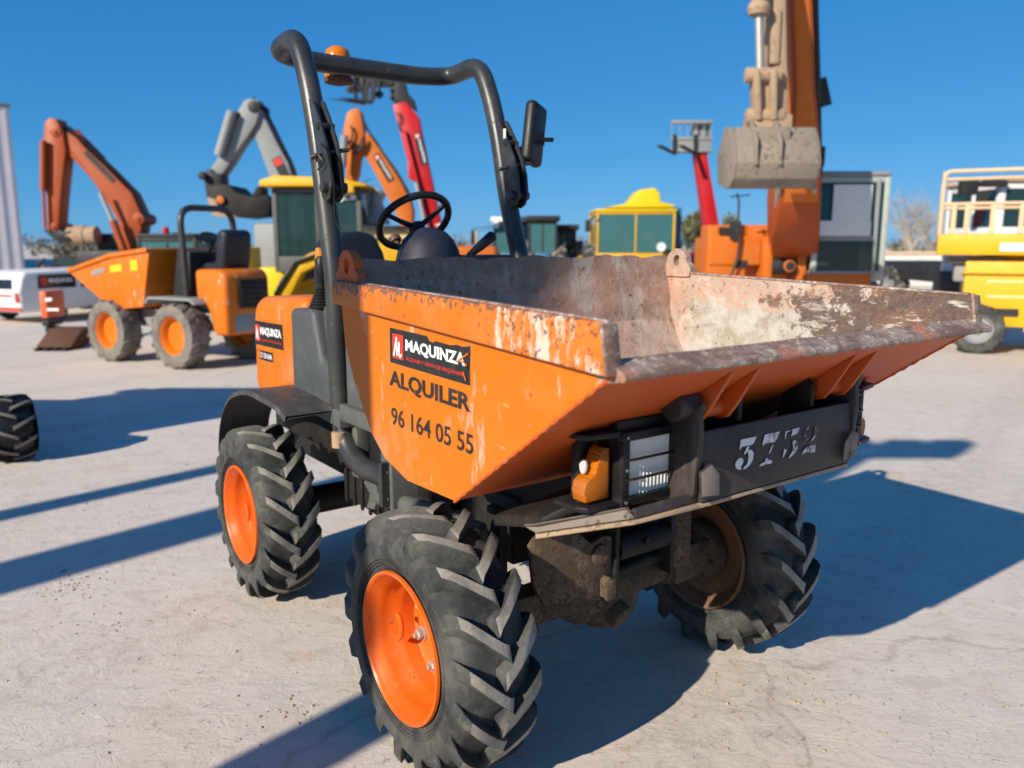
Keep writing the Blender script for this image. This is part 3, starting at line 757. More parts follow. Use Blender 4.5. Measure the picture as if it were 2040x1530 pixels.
cy_ = MB(); cy_.tube([(.13, -.04, .555), (.13, .18, .555)], .042, 18); cy_.lathe([(.012, 0), (.012, .012)], o=(.17, .06, .57), ax=(1, 0, 0), n=6); cy_.tube([(.10, -.04, .455), (.10, .30, .47)], .018, 12); cy_.tube([(.12, -.03, .62), (.10, .10, .66), (.05, .22, .62)], .012, 8)
cy_.build("tipping_cylinder", M['darksteel'], DUMP)

# --- middle: articulation, steering cylinder, side panels
mid = MB()
mid.bb((-.95, -.16, .42), (-.55, .16, .74)); mid.bb((-1.95, -.30, .50), (-.78, .30, .86)); mid.bb((-1.95, -.36, .62), (-1.10, .36, .82))
mid.tube([(-1.402, -.50, .38), (-1.402, .50, .38)], .062, 18); mid.lathe([(.06, -.1), (.12, -.05), (.12, .05), (.06, .1)], o=(-1.402, 0, .38), ax=(1, 0, 0), n=20)
mid.bb((-1.08, -.40, .48), (-.60, -.20, .60)); 
for k in range(6): mid.bb((-1.05 + .07 * k, -.412, .47), (-1.03 + .07 * k, -.40, .61))
mid.build("rear_frame", M['darksteel'], DUMP, bevel=.008)
fp = MB(); fp.prism([(-.86, -.40, .48), (-.72, -.40, .47), (-.69, -.40, .78), (-.83, -.40, .80)], (0, .02, 0)); fp.build("mud_flap", M['blackplastic'], DUMP, bevel=.006)
sc_ = MB(); sc_.tube([(-.80, -.395, .553), (-.30, -.385, .612)], .031, 18); sc_.tube([(-.30, -.385, .612), (-.1, -.38, .63)], .016, 12)
sc_.prism([(-.86, -.42, .60), (-.76, -.42, .64), (-.74, -.42, .58), (-.77, -.42, .51), (-.84, -.42, .50), (-.80, -.42, .56)], (0, .05, 0))
sc_.build("steering_cylinder", M['greypaint'], DUMP, bevel=.004)
sl = MB()
sl.bb((-.93, -.475, .835), (-.64, -.40, .898))
sl.prism([(-1.26, -.475, .82), (-.93, -.475, .80), (-.93, -.475, .87), (-1.30, -.475, .875)], (0, .08, 0))
sl.bb((-.90, -.455, .899), (-.655, -.40, 1.18)); sl.bb((-.665, -.44, .56), (-.58, .44, .84)); sl.bb((-.60, -.40, .70), (-.42, -.36, .92))
sl.bb((-.96, -.42, .60), (-.90, -.36, .80))
for (x, z) in ((-.61, .80), (-.61, .70), (-.61, .60)): sl.lathe([(.014, 0), (.014, .010)], o=(x, -.441, z), ax=(0, -1, 0), n=6)
sl.bb((-.72, -.46, .86), (-.70, -.476, .88), 1)
sl.build("side_panel", [M['greypaint'], M['rust']], DUMP, bevel=.008)
hs = MB()
for k in range(3): hs.tube(fillet([(-.98, -.46 + .04 * k, .80), (-.96, -.46 + .03 * k, .70), (-.88, -.40 + .03 * k, .66), (-.70, -.34, .68)], .06), .014, 8)
hs.lathe([(.030, 0), (.030, .06), (.022, .062)], o=(-.97, -.46, .72), ax=(0, 0, 1), n=16, m=1)
hs.build("hydraulic_hoses", [M['blackplastic'], M['dirtsteel']], DUMP)

# --- rear: bonnet, console, mudguards
hd = MB()
prof = fillet([(-1.95, -.455, .80), (-1.925, -.455, 1.255), (-1.30, -.455, 1.283)], .13, 8)
poly = prof + [V((-1.30, -.455, .875)), V((-1.42, -.455, .875)), V((-1.52, -.455, .855)), V((-1.60, -.455, .795)), V((-1.66, -.455, .785))]
hd.prism(poly, (0, .91, 0))
bonnet = hd.build("bonnet", M['orange'], DUMP, bevel=.05, seg=5, smooth=60)
firm_sticker((-1.905, -.4555, 1.030), (1, 0, .02), (0, 0, 1), .370, .112, "sticker", bonnet)
d = Decal((-1.885, -.4555, .962), (1, 0, .02), (0, 0, 1)); d.poly([(0, 0), (.21, 0), (.21, .045), (0, .045)], 0, .0006); d.poly([(.005, .004), (.045, .004), (.045, .041), (.005, .041)], 1, .0012)
d.word("D 150 AHA", .055, .010, .145, .026, 2, .0012, .02); d.build("model_tag", [M['vblack'], M['orange'], M['vwhite']], bonnet)
cs = MB()
cs.prism([(-1.405, -.475, .875), (-1.005, -.475, .86), (-1.005, -.475, 1.03), (-1.10, -.475, 1.04), (-1.16, -.475, 1.245), (-1.40, -.475, 1.235)], (0, .22, 0))
cs.prism([(-1.17, -.43, 1.03), (-1.005, -.43, 1.02), (-1.005, -.43, 1.272), (-1.17, -.43, 1.262)], (0, .20, 0))
cs.build("console", M['greyplastic'], DUMP, bevel=.030, seg=4, smooth=60)
for s in (-1, 1):
    mg = MB()
    pr = fillet([(-1.885, 0, .56), (-1.84, 0, .70), (-1.70, 0, .835), (-1.45, 0, .905), (-1.10, 0, .892), (-1.0, 0, .86)], .12, 6)
    up = [p + V((0, s * .43, 0)) for p in pr]; N = len(pr)
    vs = []; fs = []
    yo = s * .66
    for p in pr:
        vs += [(p.x, s * .43, p.z), (p.x, yo, p.z), (p.x + .004, yo + s * .006, p.z - .02), (p.x, s * .43, p.z - .008), (p.x, yo - s * .004, p.z - .010)]
    for i in range(N - 1):
        a = i * 5; b = a + 5
        fs += [(a, a + 1, b + 1, b), (a + 1, a + 2, b + 2, b + 1), (a + 3, a + 4, b + 4, b + 3), (a + 4, a + 2, b + 2, b + 4)]
    mg.add(vs, fs); mg.build("mudguard", M['blackplastic'] if s > 0 else worn("dusty_mudguard", (.05, .048, .046), (.16, .14, .12), (.66, .7), (.2, .17, .14), .6, (.12, .105, .095), .6, .5), DUMP, smooth=60)
lv = MB()
for k in range(7): lv.lathe([(.052 - .005 * k, .012 * k), (.056 - .005 * k, .012 * k + .006), (.050 - .005 * k, .012 * k + .012)], o=(-1.20, -.41, 1.243), ax=(0, 0, 1), n=20)
lv.tube([(-1.20, -.41, 1.31), (-1.195, -.412, 1.36)], .016, 12); lv.tube([(-1.196, -.412, 1.345), (-1.193, -.412, 1.36), (-1.19, -.413, 1.40), (-1.188, -.414, 1.435), (-1.188, -.414, 1.45)], [.016, .022, .025, .024, .014], 14)
lv.build("gear_lever", M['blackplastic'], DUMP)
for (dx, dz_) in ((-1.262, 1.447), (-1.235, 1.36)):
    rf = MB(); N = 20
    rf.prism([(dx + .020 * math.cos(2 * math.pi * k / N), -.40, dz_ + .036 * math.sin(2 * math.pi * k / N)) for k in range(N)], (.004, .012, 0))
    for q in (-.008, .008): rf.lathe([(.004, 0), (.004, .003)], o=(dx, -.40, dz_ + q), ax=(0, -1, 0), n=6, m=1)
    rf.build("marker_disc", [flat("marker_orange", (.72, .22, .02), .45), M['darksteel']], DUMP, bevel=.002)
rs = MB(); rs.bar((-1.235, -.393, 1.33), (-1.225, -.393, 1.24), .022, .006); rs.bar((-1.262, -.392, 1.44), (-1.24, -.392, 1.25), .010, .006); rs.build("marker_stem", M['orange'], DUMP)
bk = MB()
bk.bb((-.98, -.42, .90), (-.86, .42, 1.40)); bk.bb((-1.30, -.30, .86), (-.95, .45, .93))
bk.build("bulkhead", M['dash'], DUMP, bevel=.02)
ds = MB()
ds.lathe([(.001, 1.566), (.035, 1.562), (.075, 1.545), (.105, 1.515), (.125, 1.475), (.138, 1.42), (.15, 1.36), (.17, 1.15), (.19, .92)], o=(-1.05, 0, 0), ax=(0, 0, 1), n=36)
ds.bb((-1.07, .10, 1.36), (-.93, .34, 1.452)); 
ds.build("dashboard", M['dash'], DUMP, bevel=0, smooth=50)
lv2 = MB(); lv2.tube([(-.99, .16, 1.45), (-1.0, .22, 1.485), (-1.02, .30, 1.53)], [.012, .020, .024], 12); lv2.build("hand_lever", M['blackplastic'], DUMP)
# steering wheel
sw = MB(); C0 = V((-1.165, 0, 1.590)); nn = V((-.68, 0, .73)).normalized(); e1 = V((0, 1, 0)); e2 = nn.cross(e1)
ring = [C0 + (e1 * math.cos(a) + e2 * math.sin(a)) * .155 for a in [2 * math.pi * k / 40 for k in range(41)]]
sw.tube(ring, .0155, 10, cap=False)
hubp = C0 - nn * .035
for a in (R(75), R(195), R(315)):
    e = C0 + (e1 * math.cos(a) + e2 * math.sin(a)) * .150
    sw.tube([hubp, hubp.lerp(e, .55) - nn * .006, e], [.013, .011, .010], 8)
sw.lathe([(.03, -.02), (.036, 0), (.030, .012), (.01, .016)], o=hubp, ax=nn, n=20)
sw.tube([hubp, V((-1.06, 0, 1.48))], .024, 12)
swo = sw.build("steering_wheel", M['blackplastic'], DUMP)
kb = MB(); kp = C0 + (e1 * math.cos(R(98)) + e2 * math.sin(R(98))) * .150
kb.lathe([(.012, 0), (.012, .02), (.024, .024), (.028, .036), (.026, .048), (.014, .054), (.001, .055)], o=kp, ax=nn, n=18); kb.build("spinner_knob", worn("brown_knob", (.11, .055, .04), (.2, .1, .07), (.7, .75), (.1, .06, .04), .3), swo)
# seat
st = MB()
st.prism([(-1.62, -.245, 1.30), (-1.62, -.225, 1.50), (-1.62, -.185, 1.548), (-1.62, -.02, 1.556), (-1.62, .05, 1.540), (-1.62, .095, 1.46), (-1.62, .135, 1.30)], (-.09, 0, 0))
st.bb((-1.70, -.24, 1.27), (-1.25, .12, 1.36))
st.build("seat", M['seat'], DUMP, bevel=.035, seg=4, smooth=60)

# --- roll bar
rp = [(-.60, -.40, .655), (-.86, -.43, .66), (-.985, -.435, .74), (-1.010, -.435, .95), (-1.020, -.43, 1.36), (-1.088, -.43, 1.70), (-1.138, -.43, 1.93), (-1.205, -.43, 2.13), (-1.30, -.43, 2.300), (-1.54, -.425, 2.280), (-1.56, -.27, 2.268)]
full = [V(p) for p in rp] + [V((p[0] + (.055 if p[2] < 1.5 else 0), -p[1], p[2])) for p in rp[::-1]]
rbm = MB(); path = fillet(full, .11, 7); rbm.tube(path, .0405, 20)
for s in (-1, 1):
    rbm.bb((-.625, s * .47, .575), (-.60, s * .33, .735)); 
roll = rbm.build("roll_bar", M['tube'], DUMP, smooth=60)
for s in (-1, 1):
    hg = MB()
    outl = [(-1.165, 2.045), (-1.115, 2.03), (-1.065, 1.965), (-1.005, 1.87), (-.975, 1.79), (-.965, 1.71), (-.985, 1.665), (-1.02, 1.65), (-1.06, 1.675), (-1.09, 1.78)]
    for off in (-.028, .016): hg.prism([(x, s * .43 + off, z) for x, z in outl], (0, .012, 0))
    hg.lathe([(.020, -.05), (.020, .05)], o=(-1.005, s * .43, 1.705), n=16)
    hg.lathe([(.014, -.034), (.014, .034)], o=(-1.06, s * .43, 1.93), n=14, m=1)
    hg.tube([(-1.055, s * .43 - .065, 1.815), (-1.035, s * .43 - .03, 1.83), (-1.0, s * .43 + .065, 1.845)], .009, 8, 2)
    hg.lathe([(.043, -.006), (.043, .006)], o=(-1.108, s * .43, 1.815), ax=(-.235, 0, .97), n=20)
    hg.build("fold_hinge", [M['tube'], M['darksteel'], M['rust']], roll, bevel=.003)
tg = MB(); tg.bb((-1.075, .43 - .0295, 1.95), (-1.058, .43 - .0285, 1.99)); tg.build("tag_plate", M['white'], roll)
wr = MB()
wr.tube(fillet([(-1.02, -.465, 1.86), (-.97, -.47, 1.84), (-.955, -.45, 1.72), (-.98, -.44, 1.66), (-1.0, -.43, 1.58), (-.985, -.42, 1.55)], .03), .0045, 6)
wr.tube(fillet([(-1.05, -.475, 1.80), (-1.02, -.485, 1.83), (-.99, -.47, 1.79), (-1.04, -.475, 1.77)], .02), .0035, 6)
wr.build("cable", M['blackplastic'], roll)
mr = MB(); Rm = Matrix.Rotation(R(15), 3, V((-2.9, 2.25, .48)).normalized()) @ Matrix.Rotation(R(-14), 3, 'Y') @ Matrix.Rotation(R(22), 3, 'Z')
mr.box((-1.045, .545, 1.975), (.055, .135, .27), 0, Rm); mir = mr.build("mirror", M['blackplastic'], DUMP, bevel=.022, seg=4, smooth=60)
ma = MB(); ma.tube([(-1.08, .45, 1.88), (-1.05, .53, 1.94), (-1.02, .56, 1.965)], .011, 8); ma.tube([(-1.0, .50, 1.945), (-1.0, .615, 1.952)], .010, 8); ma.box((-1.02, .54, 1.955), (.04, .06, .06)); ma.build("mirror_arm", M['blackplastic'], mir)
bc = MB()
bc.lathe([(.058, 0), (.062, .012), (.060, .03), (.058, .09), (.05, .115), (.03, .130), (.001, .136)], o=(-1.64, -.105, 2.232), ax=(0, 0, 1), n=28, m=0)
bco = bc.build("beacon", worn("amber_dome", (.58, .15, .006), (.3, .15, .05), (.72, .78), (.25, .10, .03), .6, None, .3, .22, 6.), DUMP, smooth=60)
bb_ = MB(); bb_.lathe([(.03, -.03), (.062, -.022), (.066, -.005), (.060, .0)], o=(-1.64, -.105, 2.231), ax=(0, 0, 1), n=28); bb_.bar((-1.64, -.105, 2.217), (-1.56, -.09, 2.245), .04, .012); bb_.build("beacon_base", M['rust'], bco)

# ------------------------------------------------------------------ the yard behind: other machines
def P2(pts, Y): return [pp(u, v, Y) for u, v in pts]
def px(Y): return Y / FPX
class Mach:
    """one machine: an Empty at its base, parts given in world space"""
    def __init__(s, name, label, cat, base, group=None):
        s.o = V((base[0], base[1], 0)); s.root = thing(name, label, cat, s.o, 0, group)
    def part(s, name, mb, mats, parent=None, **k):
        mb.v = [tuple(V(p) - s.o) for p in mb.v]
        return mb.build(name, mats, parent or s.root, **k)
    def slab(s, name, pts, Y, t, mats, parent=None, bevel=.03, **k):
        """side profile at distance Y, real thickness t going away"""
        mb = MB(); mb.prism(P2(pts, Y), (0, t, 0)); return s.part(name, mb, mats, parent, bevel=bevel, **k)
    def sticker(s, u, v, ang, Lpx, Y, parent, both=False):
        """firm's name along a boom: centre pixel, angle in the picture, length in pixels, on the face at distance Y"""
        L = Lpx * px(Y); H = L * .22; c = pp(u, v, Y); a = R(ang)
        ud = V((math.cos(a), 0, math.sin(a))); vd = V((-math.sin(a), 0, math.cos(a)))
        o = c - ud * L / 2 - vd * H / 2 + V((0, -.006, 0)) - s.o
        return firm_sticker(o, ud, vd, L, H, "sticker", parent, False, False)

def cab_box(mc, x0, x1, y0, y1, z0, z1, frame, roof, glass, name="cab", sill=.3, pil=.07, over=.06, mid=True, seat=True, roof_t=.10):
    """cab with corner pillars, sill panels, roof (> none) and a pane on each side"""
    f = MB(); zs = z0 + sill
    for x in (x0, x1 - pil):
        for y in (y0, y1 - pil): f.bb((x, y, z0), (x + pil, y + pil, z1))
    f.bb((x0 + .003, y0 + .003, z0), (x1 - .003, y1 - .003, zs))
    for y in (y0, y1 - pil): f.bb((x0 + pil, y + .004, z1 - pil), (x1 - pil, y + pil - .004, z1))
    for x in (x0, x1 - pil): f.bb((x + .004, y0 + pil, z1 - pil), (x + pil - .004, y1 - pil, z1))
    if mid:
        f.bb(((x0 + x1) / 2 - pil * .35, y0 + .01, zs), ((x0 + x1) / 2 + pil * .35, y0 + pil * .8, z1 - pil))
        ym = y0 + (y1 - y0) * .45
        for x in (x0 + .01, x1 - pil): f.bb((x, ym, zs), (x + pil - .01, ym + pil, z1 - pil))
    cab = mc.part(name, f, frame, bevel=.015)
    r = MB(); r.bb((x0 - over, y0 - over, z1 + .002), (x1 + over, y1 + over, z1 + roof_t)); mc.part("roof", r, roof, cab, bevel=.04, seg=3)
    g = .022
    for a, b in (((x0 + pil, y0 + g, zs), (x1 - pil, y0 + g + .008, z1 - pil)), ((x0 + pil, y1 - g - .008, zs), (x1 - pil, y1 - g, z1 - pil)),
                 ((x0 + g, y0 + pil, zs), (x0 + g + .008, y1 - pil, z1 - pil)), ((x1 - g - .008, y0 + pil, zs), (x1 - g, y1 - pil, z1 - pil))):
        w_ = MB(); w_.bb(a, b); mc.part("window", w_, glass, cab)
    if seat:
        s_ = MB(); cx = (x0 + x1) / 2; cy = y0 + (y1 - y0) * .62
        s_.bb((cx - .24, cy - .22, zs - .05), (cx + .24, cy + .25, zs + .08)); s_.bb((cx - .24, cy + .18, zs + .08), (cx + .24, cy + .30, min(zs + .75, z1 - .2)))
        s_.tube([(cx, cy - .5, zs - .1), (cx, cy - .42, zs + .3)], .04, 8); s_.lathe([(.17, -.015), (.19, 0), (.17, .015)], o=(cx, cy - .40, zs + .32), ax=(0, .5, .8), n=20)
        mc.part("seat", s_, M['seat'], cab, bevel=.03)
    return cab

def bg_tyre(Rt, w_, n=14):
    mb = MB(); h = w_ / 2
    mb.lathe([(Rt * .56, -h * .8), (Rt * .62, -h * .95), (Rt * .78, -h), (Rt * .93, -h * .92), (Rt * .965, -h * .6), (Rt * .965, h * .6), (Rt * .93, h * .92), (Rt * .78, h), (Rt * .62, h * .95), (Rt * .56, h * .8)], n=40, cap=False)
    for s in (-1, 1):
        for k in range(n):
            t0 = 2 * math.pi * (k + (.5 if s > 0 else 0)) / n; vs = []
            for q, dt in ((-.05, -.06), (1.0, .16)):
                for r_ in (Rt * .93, Rt):
                    for e in (-.05, .05):
                        t = t0 + dt + e; rr = r_ if q < 1 or r_ < Rt * .95 else Rt * .985
                        vs.append((rr * math.cos(t), s * h * q, rr * math.sin(t)))
            mb.add(vs, [(0, 1, 3, 2), (4, 6, 7, 5), (0, 4, 5, 1), (2, 3, 7, 6), (0, 2, 6, 4), (1, 5, 7, 3)], 1)
    return mb
def bg_wheel(mc, c, Rt, w_, ax_ang, rimmat, n=14, rub=None):
    """c centre in world, ax_ang: heading of the axle about Z (0 = axle along Y)"""
    r = MB(); h = w_ / 2
    r.lathe([(Rt * .58, -h * .86), (Rt * .56, -h * .80), (Rt * .50, -h * .6), (Rt * .46, -h * .25), (Rt * .2, -h * .2), (Rt * .19, -h * .5), (Rt * .12, -h * .55), (.001, -h * .55)], n=32, cap=False)
    r.lathe([(Rt * .58, h * .86), (Rt * .56, h * .80), (Rt * .50, h * .6), (Rt * .46, h * .25), (.001, h * .2)], n=32, cap=False)
    wh = r.build("wheel", rimmat, mc.root); wh.location = V(c) - mc.o; wh.rotation_euler = (0, random.uniform(0, 1), ax_ang)
    bg_tyre(Rt, w_, n).build("tyre", rub or [M['rubber'], M['tread']], wh)
    return wh
def crawler(mc, x0, x1, y0, y1, z=.95):
    """two tracks running along Y"""
    for x in (x0, x1 - .5):
        t = MB(); N = 10; L = y1 - y0; r = z / 2
        pts = [(y0 + r - r * math.sin(a), r - r * math.cos(a)) for a in [math.pi * k / N for k in range(N + 1)]] + [(y1 - r + r * math.sin(a), r + r * math.cos(a)) for a in [math.pi * k / N for k in range(N + 1)]]
        t.prism([(x, y, zz) for y, zz in pts], (.5, 0, 0))
        for k in range(int(L / .22)):
            t.bb((x - .02, y0 + r + .1 + k * .2, z - .01), (x + .52, y0 + r + .18 + k * .2, z + .03)) if y0 + r + .2 + k * .2 < y1 - r else None
        mc.part("track", t, M['dirtsteel'], bevel=.01)
def hose(mc, pts, Y, r, parent=None, mat_=None):
    t = MB(); t.tube(fillet(P2(pts, Y), .3), r, 6); mc.part("hose", t, mat_ or M['blackplastic'], parent)

# --- big orange excavator on the right, bucket hanging towards us
mc = Mach("excavator", "big orange excavator facing us with its scraped grey bucket hanging in the air", "excavator", (pp(1590, 560, 14).x, 14, 0))
Y0 = 12.0
X = lambda u, Y=12.0: pp(u, 500, Y).x
Zv = lambda v, Y=12.0: pp(1020, v, Y).z
xl, xr = X(1420), X(1765)
crawler(mc, xl + .25, xr + .1, 12.1, 16.0)
hs_ = MB(); hs_.bb((xl, 12.3, .98), (X(1500), 12.85, Zv(447))); hs_.bb((X(1498), 12.5, .98), (X(1612), 15.8, Zv(470))); hs_.bb((pp(1430, 500, 14.4).x, 12.9, .98), (xr, 14.4, Zv(452))); hs_.bb((pp(1432, 500, 16.3).x, 14.45, .98), (xr + .3, 16.3, Zv(440)))
hs_.bb((X(1421), 12.27, Zv(470)), (X(1528), 12.33, Zv(530)))
house = mc.part("house", hs_, M['bgorange'], bevel=.06, seg=3)
dt = MB(); dt.bb((X(1440), 12.255, Zv(466)), (X(1462), 12.35, Zv(452))); dt.tube(P2([(1470, 470), (1472, 400), (1468, 385)], 12.2), .015, 6); dt.tube(P2([(1455, 392), (1495, 388)], 12.2), .012, 6); dt.bb((X(1462), 12.2, Zv(476)), (X(1482), 12.3, Zv(440)))
dt.tube(P2([(1475, 470), (1468, 520), (1452, 560)], 12.2), .02, 6); dt.bb((X(1475), 12.255, Zv(534)), (X(1500), 12.30, Zv(520)))
mc.part("fitting", dt, M['bgblack'], house)
lug_ = MB(); lug_.bb((X(1528), 12.1, Zv(560)), (X(1545), 12.6, Zv(486))); lug_.bb((X(1595), 12.1, Zv(560)), (X(1614), 12.6, Zv(486))); lug_.lathe([(.14, -.30), (.14, .30)], o=(X(1570), 12.25, Zv(528)), ax=(1, 0, 0), n=20, m=1); lug_.lathe([(.09, -.04), (.09, .04)], o=(X(1575), 12.02, Zv(530)), n=20, m=1)
mc.part("boom_foot", lug_, [M['bgorange'], M['bgblack']], house, bevel=.02)
# boom: rises from the house towards us, then the upper boom out of the frame
bm_ = MB()
bA = pp(1576, 540, 13.4); bB = pp(1582, 385, 11.2)
bC = pp(1592, 250, 10.9); bD = pp(1567, -420, 9.6)
cl_ = fillet([bA, pp(1581, 400, 11.35), bC, bD], 1.1, 6); N = len(cl_); vs = []; fs = []
for i in range(N):
    t_ = (cl_[min(i + 1, N - 1)] - cl_[max(i - 1, 0)]).normalized(); xd = V((1, 0, 0)); n_ = t_.cross(xd).normalized(); f_ = i / (N - 1)
    w_, h_ = (.64 - .46 * f_) / 2 + .04, (.72 - .12 * f_) / 2
    vs += [cl_[i] - xd * w_ - n_ * h_, cl_[i] + xd * w_ - n_ * h_, cl_[i] + xd * w_ + n_ * h_, cl_[i] - xd * w_ + n_ * h_]
for i in range(N - 1):
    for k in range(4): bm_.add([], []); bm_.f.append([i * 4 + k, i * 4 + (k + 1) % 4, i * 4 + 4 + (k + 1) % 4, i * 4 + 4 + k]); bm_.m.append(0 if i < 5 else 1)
bm_.f += [[0, 1, 2, 3], [4 * N - 4, 4 * N - 3, 4 * N - 2, 4 * N - 1]]; bm_.m += [0, 1]; bm_.v = [tuple(p) for p in vs]
boom = mc.part("boom", bm_, [M['bgredorange'], M['bgorange']], bevel=.05)  # lower boom darker than the upper: its shade is put into the colour
for u_ in (1543, 1614):
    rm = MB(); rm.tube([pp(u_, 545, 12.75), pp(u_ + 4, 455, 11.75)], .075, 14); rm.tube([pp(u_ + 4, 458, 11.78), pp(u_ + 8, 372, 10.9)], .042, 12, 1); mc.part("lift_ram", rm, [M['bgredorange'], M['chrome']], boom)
sb = MB(); sb.bar(pp(1628, 340, 11.2), pp(1612, -200, 10.0), .06, .25, (0, 1, 0)); sb.bar(pp(1634, 215, 10.9), pp(1622, 160, 10.9), .07, .3)
for q_ in (0, .04, .08): sb.tube(fillet([pp(1616, 330, 11.0) + V((q_, 0, 0)), pp(1622, 230, 10.8) + V((q_, 0, 0)), pp(1616, 60, 10.5) + V((q_, 0, 0)), pp(1606, -200, 10.0) + V((q_, 0, 0))], .5), .022, 6); mc.part("hose_run", sb, M['bgblack'], boom, bevel=.02)
sk = MB()
sA = pp(1553, -420, 9.9); sB = pp(1572, 250, 9.75)
sk.bar(pp(1532, -420, 9.9), pp(1546, 250, 9.75), .16, .42, (0, 1, 0))
stick = mc.part("stick", sk, M['dirtsteel'], bevel=.03)
cl = MB(); cl.tube([pp(1508, -300, 9.5), pp(1512, 12, 9.5)], .085, 16, 1); cl.tube([pp(1512, 10, 9.5), pp(1514, 140, 9.5)], .045, 14, 0); cl.lathe([(.11, -.06), (.13, 0), (.11, .06)], o=pp(1512, 18, 9.5), ax=(0, 0, 1), n=18, m=1)
mc.part("bucket_cylinder", cl, [M['chrome'], M['dirtsteel']], stick)
lk = MB(); lk.lathe([(.085, -.20), (.085, .20)], o=pp(1520, 150, 9.5), ax=(1, 0, 0), n=18); lk.bar(pp(1503, 140, 9.5), pp(1507, 240, 9.55), .07, .22, (0, 1, 0)); lk.bar(pp(1537, 140, 9.5), pp(1537, 240, 9.55), .07, .22, (0, 1, 0)); lk.bar(pp(1521, 165, 9.58), pp(1521, 235, 9.6), .2, .14, (0, 1, 0))
lk.lathe([(.09, -.21), (.09, .21)], o=pp(1523, 232, 9.55), ax=(1, 0, 0), n=18); lk.bar(pp(1548, 130, 9.6), pp(1558, 110, 9.7), .1, .12); lk.bb(pp(1498, 282, 9.48), pp(1556, 238, 9.9)); lk.bar(pp(1545, 20, 9.62), pp(1540, 130, 9.6), .10, .14, (0, 1, 0))
mc.part("bucket_link", lk, M['dirtsteel'], stick, bevel=.02)
bk_ = MB(); sh = []
bx0, bx1 = pp(1464, 300, 9.3).x, pp(1630, 300, 9.3).x
zt = pp(1500, 245, 9.4).z; zb = pp(1500, 366, 9.2).z
prof = [(9.75, zt), (9.45, zt - .04), (9.30, zt - .22), (9.22, zt - .45), (9.28, zb + .06), (9.40, zb - .02), (9.62, zb - .03), (9.95, zb + .06)]
pin = [(y + (.03 if i < 4 else .02), z + (.0 if i < 4 else .03)) for i, (y, z) in enumerate(prof)]
bk_.prism([(bx0, y, z) for y, z in prof + pin[::-1]], (bx1 - bx0, 0, 0))
for x in (bx0 - .012, bx1 - .013): bk_.prism([(x, y, z) for y, z in prof] + [(x, 10.05, zt - .3)], (.025, 0, 0))
for k in range(5): bk_.bb((bx0 + .04 + k * .24, 9.93, zb + .05), (bx0 + .14 + k * .24, 10.12, zb + .10))
for u in (1500, 1548): x = pp(u, 290, 9.3).x; bk_.prism([(x, 9.42, zt + .02), (x, 9.22, zt - .20), (x, 9.19, zt - .47), (x, 9.23, zt - .47), (x, 9.33, zt - .2), (x, 9.6, zt + .1)], (.035, 0, 0))
bk_.bb(pp(1497, 300, 9.32), pp(1553, 262, 9.7))
mc.part("bucket", bk_, M['bucketsteel'], stick, bevel=.012)
cab = cab_box(mc, X(1618), xr, 12.0, 13.7, Zv(560), Zv(352), worn('pale_cab_paint', (.36, .40, .38), (.2, .17, .14), (.62, .68), (.25, .24, .2), .6, None, .4, .55, .7), M['greymachine'], M['glass'], sill=Zv(540) - Zv(560), pil=.08, mid=False, over=.01, roof_t=.08)
bl_ = MB(); bl_.bb((X(1652), 11.975, Zv(462)), (X(1728), 11.988, Zv(368))); bl_.bb((X(1624), 11.973, Zv(470)), (X(1730), 11.986, Zv(440))); mc.part("windscreen_panel", bl_, M['white'], cab)  # plain white panels just in front of the windscreen glass
wb = MB(); wb.bb((X(1622), 12.0 - .01, Zv(480)), (X(1738), 12.05, Zv(470))); wb.bb((X(1738), 11.98, Zv(556)), (X(1745), 12.03, Zv(356))); wb.bb((X(1612), 11.99, Zv(580)), (X(1740), 12.05, Zv(543)), 1)
mc.part("cab_trim", wb, [M['greymachine'], M['bgorange']], cab, bevel=.01)
mm = MB(); mm.tube(P2([(1635, 330), (1637, 350)], 11.9), .02, 6); mm.box(pp(1634, 312, 11.9), (.12, .07, .28)); mc.part("mirror", mm, M['bgblack'], cab, bevel=.02)

# --- far telehandler, red boom with silver fork carriage
mc = Mach("telehandler", "distant red telehandler boom raised beside the big orange excavator, grey fork carriage on top", "telehandler", (pp(1440, 500, 22).x, 23, 0))
mc.slab("boom", [(1386, 300), (1408, 296), (1416, 350), (1437, 468), (1430, 520), (1412, 520), (1405, 440), (1392, 350)], 22, .5, M['red'])
cg = MB()
for v in (243, 276, 300): cg.bb(pp(1338, v + 3, 21.9), pp(1418, v - 2, 22.05))
for u in (1338, 1354, 1370, 1386, 1402, 1416): cg.bb(pp(u - 1.5, 302, 21.95), pp(u + 1.5, 243, 22.0))
cg.bb(pp(1345, 304, 21.92), pp(1414, 282, 22.1)); cg.bb(pp(1380, 302, 22.1), pp(1410, 250, 22.4))
car = mc.part("fork_carriage", cg, M['greymachine'], bevel=.01)
for q in (0, .55):
    fk = MB(); fk.bar(pp(1344, 306, 21.9) + V((q, 0, 0)), pp(1312, 290, 21.0) + V((q, 0, 0)), .10, .05); fk.bar(pp(1344, 308, 21.9) + V((q, 0, 0)), pp(1344, 268, 21.9) + V((q, 0, 0)), .05, .10); mc.part("fork", fk, M['bgblack'], car)
bo = MB(); bo.bb((pp(1400, 500, 22).x, 22.2, .5), (pp(1500, 500, 22).x, 26, 1.25)); mc.part("body", bo, M['red'], bevel=.08)
for (u, Y) in ((1405, 22.6), (1405, 25.2), (1500, 22.6), (1500, 25.2)): bg_wheel(mc, (pp(u, 500, 22).x, Y, .55), .55, .4, R(90), M['red'])

